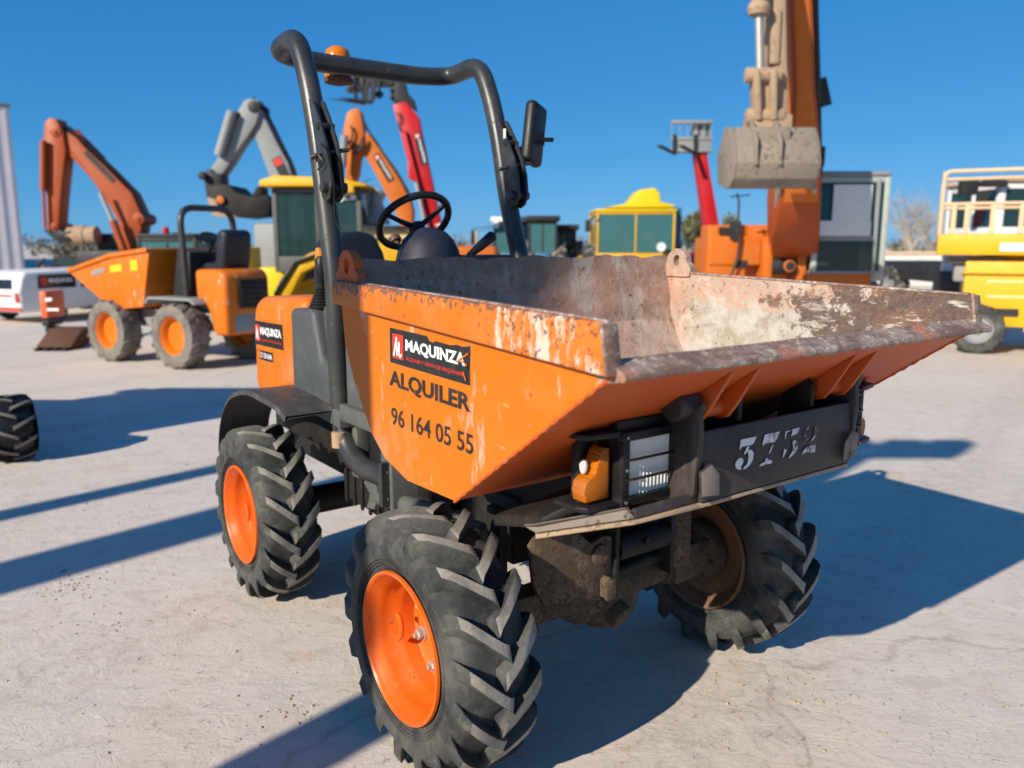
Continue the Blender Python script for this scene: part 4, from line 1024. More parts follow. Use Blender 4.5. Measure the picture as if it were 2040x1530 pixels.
# --- yellow backhoe cab with a hump on the roof
mc = Mach("backhoe_loader", "yellow backhoe loader with a yellow hump on its cab roof and teal windows", "backhoe", (pp(1270, 500, 20).x, 21, 0))
xa, xb = pp(1188, 480, 20).x, pp(1345, 480, 20).x
cb = cab_box(mc, xa, xb, 20, 21.9, 1.15, pp(1200, 422, 20).z, M['yellow'], M['brightyellow'], M['tealglass'], sill=.12, pil=.055, over=.03, roof_t=.07)
mc.slab("roof_hump", [(1205, 414), (1255, 404), (1275, 378), (1305, 374), (1316, 385), (1316, 402), (1345, 408), (1345, 414)], 20.1, 1.2, M['brightyellow'], cb, bevel=.06, seg=3)
bo = MB(); bo.bb((xa - .1, 19.6, .5), (xb + .15, 24.5, 1.15)); bo.bb((xa + .3, 21.9, 1.1), (xb - .3, 25, 1.55)); mc.part("body", bo, M['yellow'], bevel=.06)
df = MB(); df.bb((xb + .02, 20.3, 1.2), (pp(1362, 480, 20).x, 21.8, pp(1300, 412, 20).z)); mc.part("side_frame", df, M['teal'], bevel=.04)
mr_ = MB(); mr_.tube(P2([(1188, 430), (1172, 440)], 19.9), .02, 6); mr_.bb(pp(1166, 462, 19.9), pp(1176, 438, 19.95)); mc.part("mirror", mr_, M['bgblack'], bevel=.01)
for (x, Y, r_) in ((xa - .05, 20.6, .75), (xb + .05, 20.6, .75), (xa, 24.2, .5), (xb, 24.2, .5)): bg_wheel(mc, (x, Y, r_), r_, .42, R(90), M['yellow'])
wl = MB(); wl.lathe([(.05, 0), (.10, .08), (.11, .1)], o=pp(1316, 492, 19.9), ax=(0, -1, 0), n=16); mc.part("work_lamp", wl, M['white'])

# --- two dark tractors and the white-roofed one in the gap behind the roll bar
def tractor(label, u0, u1, vr, Y, frame, roof, glass, mirror=False, lights=False, body='teal'):
    mc = Mach("tractor", label, "tractor", ((pp(u0, 480, Y).x + pp(u1, 480, Y).x) / 2, Y + 1, 0), "tractors parked behind the dumper")
    xa, xb = pp(u0, 480, Y).x, pp(u1, 480, Y).x; zr = pp(1020, vr, Y).z
    cb = cab_box(mc, xa, xb, Y, Y + 1.7, 1.0, zr - .16, frame, roof, glass, sill=.2, pil=.07, over=.08, roof_t=.17)
    b = MB(); b.bb((xa + .2, Y - .2, .5), (xb - .2, Y + 4, 1.25)); b.bb((xa + .35, Y + 1.9, 1.2), (xb - .35, Y + 4.2, 1.7)); mc.part("bonnet", b, M[body], bevel=.08)
    for (x, yy, r_) in ((xa - .05, Y + .6, .8), (xb + .05, Y + .6, .8), (xa + .1, Y + 3.6, .5), (xb - .1, Y + 3.6, .5)): bg_wheel(mc, (x, yy, r_), r_, .42, R(90), M['greymachine'])
    if mirror:
        t = MB(); c = pp(u0 + 6, 450, Y - .1)
        t.tube([c, pp(942, 455, Y - .1), pp(940, 466, Y - .1)], .018, 6); t.tube([c + V((0, 0, -.1)), pp(945, 460, Y - .1)], .014, 6); mo = mc.part("mirror_arm", t, M['teal'], cb)
        q = MB(); q.bb(pp(938, 487, Y - .1), pp(949, 458, Y)); q.bb(pp(946, 488, Y - .12), pp(950, 459, Y - .1), 1); mc.part("mirror", q, [M['bgblack'], M['beige']], cb, bevel=.01)
    if lights:
        for u in (u0 + 6, u0 + 30):
            q = MB(); q.lathe([(.02, .1), (.10, .02), (.11, -.05), (.09, -.06), (.001, -.05)], o=pp(u, 447, Y - .12), ax=(0, 1, 0), n=16); mc.part("work_lamp", q, M['white'], cb)
    return mc
tractor("white roofed tractor with teal glass and a mirror on a long arm", 983, 1056, 432, 26, M['bgblack'], M['white'], M['tealglass'], True, True)
tractor("dark blue black tractor cab just right of the roll bar post", 1052, 1110, 430, 24, M['bgblack'], M['bgblack'], M['tealglass'])
tractor("smaller dark cab with pale window between the dark tractor and the yellow backhoe", 1112, 1148, 448, 25, M['bgblack'], M['bgblack'], M['glass'])

# --- red telehandler seen through the roll bar
Yt = 22
mc = Mach("telehandler", "bright red telehandler boom with black forks, seen through the roll bar", "telehandler", (pp(880, 500, Yt).x, Yt + .5, 0))
boom = mc.slab("boom", [(782, 209), (806, 200), (834, 232), (839, 262), (884, 470), (862, 470), (850, 440), (826, 360), (812, 320)], Yt, .45, M['red'], bevel=.03)
mc.slab("boom_side", [(812, 322), (822, 322), (833, 354), (833, 360), (826, 362), (813, 356)], Yt - .1, .1, M['red'], boom, bevel=.02)
st_ = MB(); st_.bar(pp(806, 260, Yt - .06), pp(858, 462, Yt - .06), .05, .16, (0, 1, 0)); mc.part("boom_rib", st_, M['red'], boom, bevel=.02)
cy = MB(); cy.tube([pp(829, 364, Yt - .15), pp(848, 450, Yt - .15)], .055, 12); mc.part("lift_cylinder", cy, M['chrome'], boom)
hd_ = MB(); hd_.prism(P2([(780, 160), (803, 157), (812, 185), (824, 198), (829, 220), (808, 204), (786, 206), (778, 196)], Yt), (0, .4, 0))
for v in (166, 180, 194): hd_.bb(pp(776, v + 4, Yt - .05), pp(784, v - 3, Yt + .1))
head = mc.part("boom_head", hd_, M['bgblack'], boom, bevel=.02)
cg = MB()
cg.bb(pp(705, 172, Yt), pp(782, 154, Yt + .2)); cg.bb(pp(690, 182, Yt - .05), pp(725, 172, Yt + .2))
for u in (706, 720, 742, 752): cg.bb(pp(u, 196, Yt - .05), pp(u + 6, 152, Yt + .05))
cg.bb(pp(740, 192, Yt - .1), pp(764, 184, Yt)); cg.bar(pp(700, 165, Yt), pp(712, 152, Yt), .1, .1)
cg.tube(fillet(P2([(712, 165), (700, 160), (695, 178), (705, 190)], Yt - .1), .1), .018, 6)
car = mc.part("fork_carriage", cg, M['bgblack'], head, bevel=.01)
for a, b in (((741, 203), (676, 193)), ((728, 205), (656, 196))):
    fk = MB(); A = pp(*a, Yt - .3); B = pp(*b, Yt - .5); s_ = V((0, 0, .05)); fk.prism([A - s_, B, A + s_], (0, .12, 0)); fk.bar(A, pp(a[0] + 4, a[1] - 42, Yt - .3), .12, .07, (0, 1, 0)); mc.part("fork", fk, M['bgblack'], car)
mc.sticker(838, 296, -76, 62, Yt, boom); d_ = None
hs2 = MB(); hs2.tube(fillet(P2([(790, 225), (797, 232), (793, 250), (800, 262)], Yt - .05), .1), .015, 6); hs2.tube(fillet(P2([(795, 222), (800, 236), (798, 246)], Yt - .05), .1), .012, 6); mc.part("hose", hs2, M['bgblack'], boom)
dcl = Decal(pp(872, 440, Yt) + V((-.10, -.006, -.1)) - mc.o, (.2, 0, -1), (1, 0, .2)); dcl.word("MAQUI", 0, 0, .62, .20, 0, 0, .03); dcl.build("lettering", [M['vwhite']], boom)
bo = MB(); bo.bb((pp(845, 500, Yt).x, Yt - .2, .5), (pp(960, 500, Yt).x, Yt + 2.0, 1.35)); mc.part("body", bo, M['red'], bevel=.1)
for (u, Y) in ((850, Yt - .3), (950, Yt - .3), (850, Yt + 2.1), (950, Yt + 2.1)): bg_wheel(mc, (pp(u, 500, Yt).x, Y, .55), .55, .4, 0, M['red'])

# --- orange excavator behind the yellow loader
Ye = 18
mc = Mach("excavator", "faded orange excavator with bent boom and cracked hoses, seen through the roll bar", "excavator", (pp(850, 500, Ye).x, Ye + .6, 0))
boom = mc.slab("boom", [(722, 262), (734, 266), (752, 290), (786, 336), (812, 380), (822, 420), (820, 480), (795, 480), (796, 440), (768, 385), (734, 322), (724, 308)], Ye, .5, M['bgorange'], bevel=.03)
stick = mc.slab("stick", [(690, 226), (698, 218), (712, 215), (718, 222), (724, 262), (727, 296), (716, 312), (712, 345), (704, 372), (686, 372), (691, 310), (688, 290), (683, 262)], Ye - .05, .42, M['bgorange'], bevel=.03)
cy = MB(); cy.tube([pp(686, 270, Ye - .3), pp(682, 332, Ye - .3)], .085, 14); cy.tube([pp(682, 330, Ye - .3), pp(680, 372, Ye - .3)], .045, 12); mc.part("bucket_cylinder", cy, M['greymachine'], stick)
hs3 = MB()
for pts in ([(722, 232), (726, 250), (745, 275), (760, 300)], [(724, 240), (735, 262), (752, 285), (766, 310)], [(714, 300), (724, 270), (726, 282), (718, 302), (700, 305)], [(698, 250), (704, 262), (700, 280), (690, 286)], [(690, 290), (702, 280), (706, 292), (694, 300)], [(766, 310), (790, 345), (806, 372), (816, 400)]):
    hs3.tube(fillet(P2(pts, Ye - .12), .2), .022, 6)
mc.part("hose", hs3, M['bgblack'], stick)
mc.sticker(764, 334, -60, 58, Ye, boom)
ho = MB(); ho.bb((pp(800, 500, Ye).x, Ye - .9, .9), (pp(990, 500, Ye).x, Ye + 1.6, 1.45)); mc.part("house", ho, M['bgorange'], bevel=.08)
for yy in (Ye - 1.1, Ye + 1.0):
    t = MB(); t.bb((pp(770, 500, Ye).x, yy, .0), (pp(970, 500, Ye).x, yy + .55, .85)); mc.part("track", t, M['dirtsteel'], bevel=.3, seg=4)

# --- yellow loader with a cab, stack and bonnet
Yj = 13
mc = Mach("wheel_loader", "yellow wheel loader with grey cab glass, bent exhaust stack and pale bonnet", "loader", (pp(660, 500, Yj).x, Yj + 1, 0))
xa, xb = pp(545, 480, Yj).x, pp(722, 480, Yj).x; zr = pp(600, 374, Yj).z
cb = cab_box(mc, xa, xb, Yj, Yj + 1.5, 1.05, zr, worn('dark_grey_cab_paint', (.085, .09, .085), (.2, .17, .14), (.62, .68), (.14, .13, .11), .6, None, .4, .55, .7), M['yellow'], M['glass'], sill=.25, pil=.08, over=.0, roof_t=.001)
rf = MB(); rf.prism([(xa - .14, Yj - .15, zr + .012), (xb + .10, Yj - .15, zr + .012), (xb + .12, Yj - .15, zr + .05), (xb - .35, Yj - .15, zr + .145), (xa + .1, Yj - .15, zr + .18), (xa - .14, Yj - .15, zr + .10)], (0, 1.8, 0)); rf.bb((xb - .36, Yj - .17, zr - .09), (xb - .08, Yj - .02, zr + .03), 1)
mc.part("roof_cap", rf, [M['yellow'], flat("orange_sign", (.75, .36, .03), .5)], cb, bevel=.02)
c0 = pp(677, 402, Yj) + V((0, -.002, 0)) - mc.o
dcl = Decal(c0, (1, 0, 0), (0, 0, 1)); dcl.word("JCB", 0, 0, 33 * px(Yj), 14 * px(Yj), 0, .012, .05); dcl.build("lettering", [flat("pale_lettering", (.72, .74, .74), .5)], cb)
bn = MB(); bn.prism(P2([(640, 444), (700, 446), (800, 458), (822, 462), (822, 478), (640, 470)], Yj + .2), (0, 1.2, 0)); mc.part("bonnet", bn, M['beigehood'], bevel=.03)  # bonnet paler than the yellow engine bay below it
bs = MB(); bs.prism(P2([(640, 471), (822, 479), (826, 560), (640, 600)], Yj + .25), (0, 1.1, 0)); mc.part("engine_bay", bs, M['yellow'], bevel=.02)
gr = MB(); gr.bb(pp(735, 458, Yj + .1), pp(845, 450, Yj + .25)); gr.tube(P2([(790, 452), (840, 456)], Yj), .03, 6); mc.part("rail", gr, M['bgblack'])
ex = MB(); ex.lathe([(.23, 0), (.15, .26), (.135, .30)], o=pp(750, 447, Yj + .5), ax=(0, 0, 1), n=20)
ex.tube(fillet([pp(750, 414, Yj + .5), pp(749, 394, Yj + .5), pp(758, 380, Yj + .5)], .12), .115, 16); mc.part("exhaust_stack", ex, M['greymachine'])
lm = MB(); lm.tube(P2([(664, 335), (672, 352), (678, 358)], Yj - .1), .018, 6); lm.lathe([(.03, 0), (.05, .02), (.05, .05)], o=pp(678, 362, Yj - .1), ax=(0, 0, 1), n=12); lm.tube(P2([(715, 368), (740, 356)], Yj), .008, 5)
lm.tube(P2([(730, 385), (733, 430)], Yj - .05), .03, 6); mc.part("aerial", lm, M['bgblack'], cb)
fd = MB(); fd.prism(P2([(640, 500), (620, 503), (585, 522), (548, 586), (552, 602), (575, 596), (600, 545), (628, 530), (640, 530)], Yj - 1.0), (0, .7, 0)); fd.bb(pp(500, 602, Yj - .6), pp(640, 590, Yj))
mc.part("mudguard", fd, M['yellow'], bevel=.02)
fe = MB(); fe.tube(P2([(638, 505), (588, 522), (549, 585), (552, 600)], Yj - 1.03), .03, 6); mc.part("mudguard_edge", fe, M['blackplastic'])
ba = MB(); ba.bb(pp(466, 640, Yj + .3), pp(520, 492, Yj + 1.2)); ba.bb(pp(518, 620, Yj + .2), pp(600, 530, Yj + 1.0)); ba.bb(pp(470, 640, Yj + .4), pp(700, 600, Yj + 1.4)); ba.bb(pp(455, 535, Yj + .5), pp(480, 500, Yj + .9))
mc.part("chassis", ba, M['brightyellow'], bevel=.04)
wx = pp(628, 600, Yj - .5).x
bg_wheel(mc, (wx, Yj - .45, .62), .62, .46, R(14), M['yellow'])
bg_wheel(mc, (wx, Yj + 1.7, .62), .62, .46, R(14), M['yellow'])
bg_wheel(mc, (wx + 1.9, Yj - .2, .62), .62, .46, R(4), M['yellow']); bg_wheel(mc, (wx + 1.9, Yj + 1.7, .62), .62, .46, R(4), M['yellow'])

# --- grey excavator
Yg = 17
mc = Mach("excavator", "grey excavator with folded boom and dark earthy bucket, behind the yellow loader", "excavator", (pp(590, 500, Yg).x, Yg + .6, 0))
boom = mc.slab("boom", [(497, 205), (514, 212), (530, 240), (552, 285), (574, 325), (590, 380), (590, 440), (548, 440), (540, 362), (520, 305), (503, 262), (494, 245)], Yg, .5, M['greymachine'], bevel=.03)
stick = mc.slab("stick", [(486, 200), (494, 196), (514, 198), (518, 218), (510, 245), (498, 265), (478, 292), (460, 322), (442, 348), (420, 352), (415, 340), (432, 318), (452, 268), (466, 232)], Yg - .1, .42, M['greymachine'], bevel=.03)
cy = MB(); cy.tube(P2([(462, 222), (436, 310)], Yg - .2), .10, 14); mc.part("bucket_cylinder", cy, M['greymachine'], stick)
lk = MB(); lk.prism(P2([(404, 348), (412, 342), (440, 346), (442, 360), (436, 380), (428, 400), (412, 398), (408, 372)], Yg - .15), (0, .45, 0)); lk.lathe([(.08, -.3), (.08, .3)], o=pp(412, 352, Yg), n=14); mc.part("bucket_link", lk, M['bgblack'], stick, bevel=.02)
bu = MB(); bu.prism(P2([(414, 372), (440, 366), (456, 368), (472, 384), (500, 392), (532, 388), (540, 400), (534, 428), (480, 434), (430, 428), (416, 412)], Yg - .4), (0, 1.1, 0)); bu.prism(P2([(500, 392), (510, 372), (520, 370), (522, 390)], Yg - .3), (0, .5, 0)); bu.lathe([(.10, 0), (.10, .05)], o=pp(440, 398, Yg - .42), ax=(0, -1, 0), n=16, m=1); mc.part("bucket", bu, [M['darksteel'], M['bgorange']], stick, bevel=.03)
st2 = MB(); st2.prism(P2([(412, 392), (430, 398), (438, 424), (470, 430), (470, 436), (424, 430)], Yg - .44), (0, .04, 0)); mc.part("bucket_edge", st2, M['dirtsteel'], stick, bevel=.01)
ho = MB(); ho.bb((pp(530, 500, Yg).x, Yg - .8, .9), (pp(720, 500, Yg).x, Yg + 1.6, 1.9)); mc.part("house", ho, M['greymachine'], bevel=.08)
for yy in (Yg - 1.0, Yg + 1.0):
    t = MB(); t.bb((pp(520, 500, Yg).x, yy, 0), (pp(740, 500, Yg).x, yy + .55, .85)); mc.part("track", t, M['dirtsteel'], bevel=.3, seg=4)

def dress_simple(mc, hose_pts, pins, Y, boom):
    for dy in (.08, .22): hose(mc, hose_pts, Y + dy, .032, boom)
    for (u, v, r_) in pins:
        t = MB(); t.lathe([(r_ * .5, 0), (r_, .02), (r_, .72), (r_ * .5, .74)], o=pp(u, v, Y - .14), n=18); mc.part("pivot_pin", t, M['bgblack'], boom)
dress_simple(mc, [(505, 196), (524, 212), (542, 246), (564, 292), (584, 330), (598, 380)], ((505, 212, .12), (418, 346, .10), (470, 228, .07)), Yg, boom)
dcl = Decal(pp(541, 318, Yg) + V((0, -.006, 0)) - mc.o, (.42, 0, -.9), (.9, 0, .42)); dcl.poly([(0, 0), (.55, 0), (.55, .20), (0, .20)], 0, 0); dcl.poly([(.02, .02), (.17, .02), (.17, .18), (.02, .18)], 1, .002); dcl.build("boom_label", [M['bgblack'], M['vred']], boom)

# --- dark red excavator on the left with a demolition breaker
Yr = 20
mc = Mach("excavator", "dark red excavator on the left, boom bent over with a dusty breaker", "excavator", (pp(280, 520, Yr).x, Yr + .5, 0))
boom = mc.slab("boom", [(104, 246), (122, 256), (150, 272), (168, 292), (216, 338), (262, 384), (280, 424), (284, 442), (274, 488), (268, 560), (235, 560), (238, 500), (236, 445), (216, 408), (182, 358), (146, 318), (124, 302), (108, 290)], Yr, .55, M['bgredorange'], bevel=.04)
stick = mc.slab("stick", [(88, 244), (98, 234), (112, 236), (124, 262), (130, 300), (124, 355), (119, 405), (116, 456), (94, 460), (92, 400), (87, 330), (84, 290)], Yr - .1, .45, M['bgredorange'], bevel=.03)
cy = MB(); cy.tube(P2([(86, 280), (86, 380)], Yr - .2), .07, 12); cy.tube(P2([(86, 378), (90, 455)], Yr - .2), .035, 10); mc.part("bucket_cylinder", cy, M['bgredorange'], stick)
lk = MB(); lk.prism(P2([(84, 458), (108, 452), (128, 462), (142, 458), (142, 482), (118, 486), (98, 470)], Yr - .1), (0, .4, 0)); mc.part("breaker_bracket", lk, M['bgblack'], stick, bevel=.03)
bh = MB(); bh.tube([pp(u, 469, Yr + .1) for u in (138, 152, 153, 172, 173, 194, 196)], [.20, .21, .25, .24, .22, .22, .17], 18); mc.part("breaker", bh, M['dirtsteel'], stick)
dcl = Decal(pp(166, 306, Yr) + V((0, -.006, 0)) - mc.o, (.68, 0, -.73), (.73, 0, .68)); dcl.poly([(0, 0), (.95, 0), (.95, .12), (0, .12)], 0, 0); dcl.build("boom_stripe", [M['bgblack']], boom)
ho = MB(); ho.bb((pp(175, 520, Yr).x, Yr - .6, .9), (pp(420, 520, Yr).x, Yr + 2.4, 1.35)); ho.bb((pp(180, 520, Yr).x, Yr + .3, 1.3), (pp(235, 520, Yr).x, Yr + 2.2, 1.75)); mc.part("house", ho, M['bgblack'], bevel=.08)
cb = cab_box(mc, pp(292, 500, Yr).x, pp(408, 500, Yr).x, Yr - .5, Yr + 1.3, 1.25, pp(300, 474, Yr).z, M['bgblack'], M['bgblack'], M['tealglass'], sill=.1, pil=.09, over=.0, roof_t=.1)
be = MB(); be.lathe([(.07, 0), (.08, .05), (.07, .18), (.001, .2)], o=pp(331, 468, Yr), ax=(0, 0, 1), n=14); mc.part("beacon", be, M['red'], cb)
for x in (pp(180, 520, Yr).x, pp(370, 520, Yr).x):
    t = MB(); t.bb((x, Yr - 1.4, 0), (x + .6, Yr + 2.6, .9)); mc.part("track", t, M['dirtsteel'], bevel=.3, seg=4)

def dress(mc, hose_pts, pins, Y, boom, mat_=None):
    for dy in (.08, .22): hose(mc, hose_pts, Y + dy, .035, boom)
    for i, (u, v, r_) in enumerate(pins):
        t = MB(); t.lathe([(r_ * .5, 0), (r_, .02), (r_, .75), (r_ * .5, .77)], o=pp(u, v, Y - .14), n=18); t.lathe([(r_ * .4, -.03), (r_ * .4, .0)], o=pp(u, v, Y - .14), n=8); mc.part("pivot_pin", t, mat_ or M['bgblack'], boom)
dress(mc, [(118, 250), (150, 266), (180, 292), (226, 336), (268, 380), (288, 428), (286, 448)], ((108, 262, .13), (274, 436, .14), (106, 452, .10), (250, 530, .15)), Yr, boom, M['bgredorange'])
rm = MB(); rm.tube(P2([(262, 540), (225, 440)], Yr - .25), .09, 12); rm.tube(P2([(225, 442), (200, 385)], Yr - .25), .05, 10, 1); mc.part("lift_ram", rm, [M['bgredorange'], M['chrome']], boom)
rm = MB(); rm.tube(P2([(205, 318), (150, 262)], Yr + .28), .085, 12); rm.tube(P2([(152, 264), (112, 240)], Yr + .28), .045, 10, 1); mc.part("arm_ram", rm, [M['bgredorange'], M['chrome']], boom)

# --- orange dumper at the left
mc = Mach("site_dumper", "blurred orange dumper with pointed skip, grey mudguard and black roll bar, parked left", "dumper", (pp(300, 720, 10).x, 10.2, 0))
fx = V((-.86, .51, 0)).normalized(); lx = V((-fx.y, fx.x, 0))      # forward, its left (towards us)
base = pp(360, 676, 9.75); base = V((base.x, base.y, 0))
def L_(f, l, z): return base + fx * f + lx * l + V((0, 0, z))
axa = math.atan2(fx.y, fx.x)
for f in (0, 1.30):
    for l in (0, -1.05): bg_wheel(mc, L_(f, l, .40), .40, .28, axa, M['orange'], 15, [M['dusty'], M['dusty']])
def lprism(pts, l0, l1, mb, m=0): mb.prism([L_(f, l0, z) for f, z in pts], lx * (l1 - l0), m)
ch = MB(); lprism([(-.75, .45), (1.6, .45), (1.6, .68), (-.75, .68)], -.85, -.20, ch); mc.part("chassis", ch, M['greymachine'], bevel=.02)
en = MB(); lprism([(-.74, .42), (-.76, 1.12), (-.68, 1.2), (-.22, 1.2), (-.22, .87), (-.42, .72), (-.5, .42)], -.76, -.08, en); eng = mc.part("bonnet", en, M['orange'], bevel=.06, seg=3)
gl = MB(); gl.prism([L_(-.77, l, z) for l, z in ((-.26, .74), (-.26, 1.08), (-.70, 1.08), (-.70, .74))], -fx * .02)
for k in range(5): gl.prism([L_(-.79, l, .76 + .06 * k + dz_) for l, dz_ in ((-.28, 0), (-.28, .025), (-.68, .025), (-.68, 0))], -fx * .012)
mc.part("grille", gl, M['blackplastic'], eng, bevel=.01)
mgd = MB(); lprism([(-.42, .80), (-.34, .86), (.45, .86), (.52, .78), (.50, .76), (.43, .83), (-.32, .83), (-.40, .78)], -.22, .10, mgd); lprism([(-.3, .70), (.5, .70), (.5, .83), (-.3, .83)], -.85, -.2, mgd); mc.part("mudguard", mgd, M['greymachine'], bevel=.01)
sk = MB(); sp = [(.62, .72), (.42, 1.44), (1.2, 1.36), (2.15, 1.16), (2.10, 1.10), (1.25, .66)]
lprism(sp, -1.08, .04, sk); skp = mc.part("skip", sk, M['orange'], bevel=.02)
si = MB(); lprism([(.50, 1.446), (1.2, 1.368), (2.08, 1.185), (2.06, 1.175), (1.2, 1.345), (.50, 1.42)], -1.02, -.02, si); mc.part("skip_lining", si, M['inner'], skp)
so = MB(); so.prism([L_(f, .041, z) for f, z in ((.44, 1.40), (1.2, 1.325), (2.13, 1.12), (2.14, 1.17), (1.2, 1.375), (.43, 1.455))], lx * .03); mc.part("rim_band", so, M['orange'], skp, bevel=.006)
ye = MB(); ye.prism([L_(f, .045, z) for f, z in ((.66, 1.17), (.66, 1.30), (.80, 1.30), (.80, 1.17))], lx * .003); mc.part("sticker", ye, M['brightyellow'], skp)
ye = MB(); ye.prism([L_(f, .045, z) for f, z in ((.98, 1.16), (.98, 1.25), (1.22, 1.22), (1.22, 1.14))], lx * .003); mc.part("sticker", ye, M['brightyellow'], skp)
ye = MB(); ye.prism([L_(f, .045, z) for f, z in ((1.34, 1.14), (1.34, 1.20), (1.62, 1.15), (1.62, 1.09))], lx * .003); mc.part("sticker", ye, M['greymachine'], skp)
rb_ = MB(); pts = [(-.02, -.12, .85), (.0, -.12, 1.5), (.02, -.12, 1.93), (.02, -.90, 1.93), (.0, -.90, 1.5), (-.02, -.90, .85)]
rb_.tube(fillet([L_(*p) for p in pts], .22), .04, 12); mc.part("roll_bar", rb_, M['tube'])
se = MB(); lprism([(-.45, 1.18), (-.52, 1.62), (-.44, 1.68), (-.34, 1.64), (-.28, 1.28), (.02, 1.26), (.02, 1.16)], -.75, -.33, se); mc.part("seat", se, M['seat'], bevel=.05, seg=3)
ct = MB(); lprism([(.05, .85), (.02, 1.40), (.25, 1.42), (.38, .85)], -.85, -.22, ct); ct.tube([L_(.05, -.53, 1.4), L_(-.05, -.53, 1.52)], .03, 8); mc.part("console", ct, M['bgblack'], bevel=.03)
sw_ = MB(); cc = L_(-.06, -.53, 1.53); n_ = (-fx * .6 + V((0, 0, .8))); u_ = lx; w2 = n_.cross(u_).normalized()
sw_.tube([cc + (u_ * math.cos(2 * math.pi * k / 24) + w2 * math.sin(2 * math.pi * k / 24)) * .17 for k in range(25)], .016, 8, cap=False); sw_.tube([cc - u_ * .17, cc + u_ * .17], .012, 6); mc.part("steering_wheel", sw_, M['blackplastic'])

# --- white van, orange box and steel bucket, dark machines, grey building
Yv = 15.0
mc = Mach("van", "white van with red stripes parked at the left edge, dark side window", "van", (pp(60, 640, Yv).x, Yv + .5, 0))
vx = V((.43, .90, 0)).normalized(); vy = V((-vx.y, vx.x, 0)); vb = pp(46, 642, Yv); vb = V((vb.x, vb.y, 0))
def W_(f, s, z): return vb + vx * f + vy * s + V((0, 0, z))
bd = MB(); prof = [(0, .22), (-.03, .6), (.05, .88), (.12, .98), (2.2, 1.0), (2.8, .72), (3.5, .66), (3.6, .28)]
bd.prism([W_(f, 0, z) for f, z in prof], vy * 1.7); body = mc.part("body", bd, M['white'], bevel=.07, seg=3)
for f0, f1 in ((.35, 1.15), (1.25, 2.15)):
    g_ = MB(); g_.prism([W_(f, -.006, z) for f, z in ((f0, .66), (f1, .66), (f1 - .02, .92), (f0 + .02, .92))], vy * .012); mc.part("window", g_, M['darkglass'], body)
g_ = MB(); g_.prism([W_(-.035 + max(0, z - .6) * .28, s, z) for s, z in ((.2, .66), (1.5, .66), (1.45, .84), (.25, .84))], vx * .012); mc.part("window", g_, M['darkglass'], body)
for s in (.03, 1.55):
    t = MB(); t.prism([W_(-.035, s + q, z) for q, z in ((0, .42), (.10, .42), (.10, .60), (0, .60))], vx * .03); mc.part("tail_light", t, M['vred'], body, bevel=.01)
sp_ = MB(); sp_.prism([W_(-.032, s, z) for s, z in ((.2, .52), (1.5, .52), (1.5, .56), (.2, .56))], vx * .02); sp_.prism([W_(-.028, s, z) for s, z in ((.0, .26), (1.7, .26), (1.7, .32), (.0, .32))], vx * .02); mc.part("red_stripe", sp_, M['vred'], body)
dcl = Decal(W_(.42, -.008, .72) - mc.o, vx, (0, 0, 1)); dcl.poly([(0, 0), (.12, 0), (.12, .15), (0, .15)], 0, .001); dcl.word("MAQUINZA", .16, .03, .5, .10, 1, .001, .03); dcl.build("lettering", [M['vred'], M['vwhite']], body)
for f in (.75, 3.1):
    for s in (.12, 1.58): bg_wheel(mc, W_(f, s, .22), .22, .16, math.atan2(vx.y, vx.x), M['greymachine'])

ob = Mach("tool_box", "orange steel box with white marks standing between the van and the orange dumper", "box", (pp(104, 640, 12.2).x, 12.4, 0))
q = MB(); q.bb(pp(82, 634, 12.2), pp(127, 577, 12.7)); bx = ob.part("box", q, flat("warm_orange_box", (.72, .12, .03), .5), bevel=.02)
dcl = Decal(pp(90, 622, 12.2) + V((0, -.004, 0)) - ob.o, (1, 0, 0), (0, 0, 1)); dcl.poly([(.02, .16), (.12, .17), (.12, .22), (.02, .21)], 0, 0); dcl.poly([(.03, .02), (.21, .02), (.21, .06), (.03, .06)], 0, 0); dcl.build("white_mark", [M['vwhite']], bx)
q = MB(); q.bb(pp(84, 650, 12.25), pp(125, 635, 12.65)); q.bb(pp(90, 662, 12.3), pp(120, 648, 12.5)); ob.part("stand", q, M['bgblack'], bevel=.01)
bo = Mach("loader_bucket", "rusty brown digging bucket lying on the concrete under the orange box", "bucket", (pp(110, 680, 11.9).x, 11.6, 0))
q = MB(); q.prism([V((pp(78, 680, 11.5).x, y, z)) for y, z in ((11.45, 0.01), (11.40, .05), (11.75, .26), (12.0, .29), (12.05, .16), (11.9, .02))], (.50, 0, 0)); bo.part("shell", q, M['rust'], bevel=.015)
q = MB()
for k in range(4): q.bb((pp(78, 680, 11.5).x + .03 + .13 * k, 11.30, .0), (pp(78, 680, 11.5).x + .09 + .13 * k, 11.45, .04))
bo.part("teeth", q, M['darksteel'], bevel=.005)

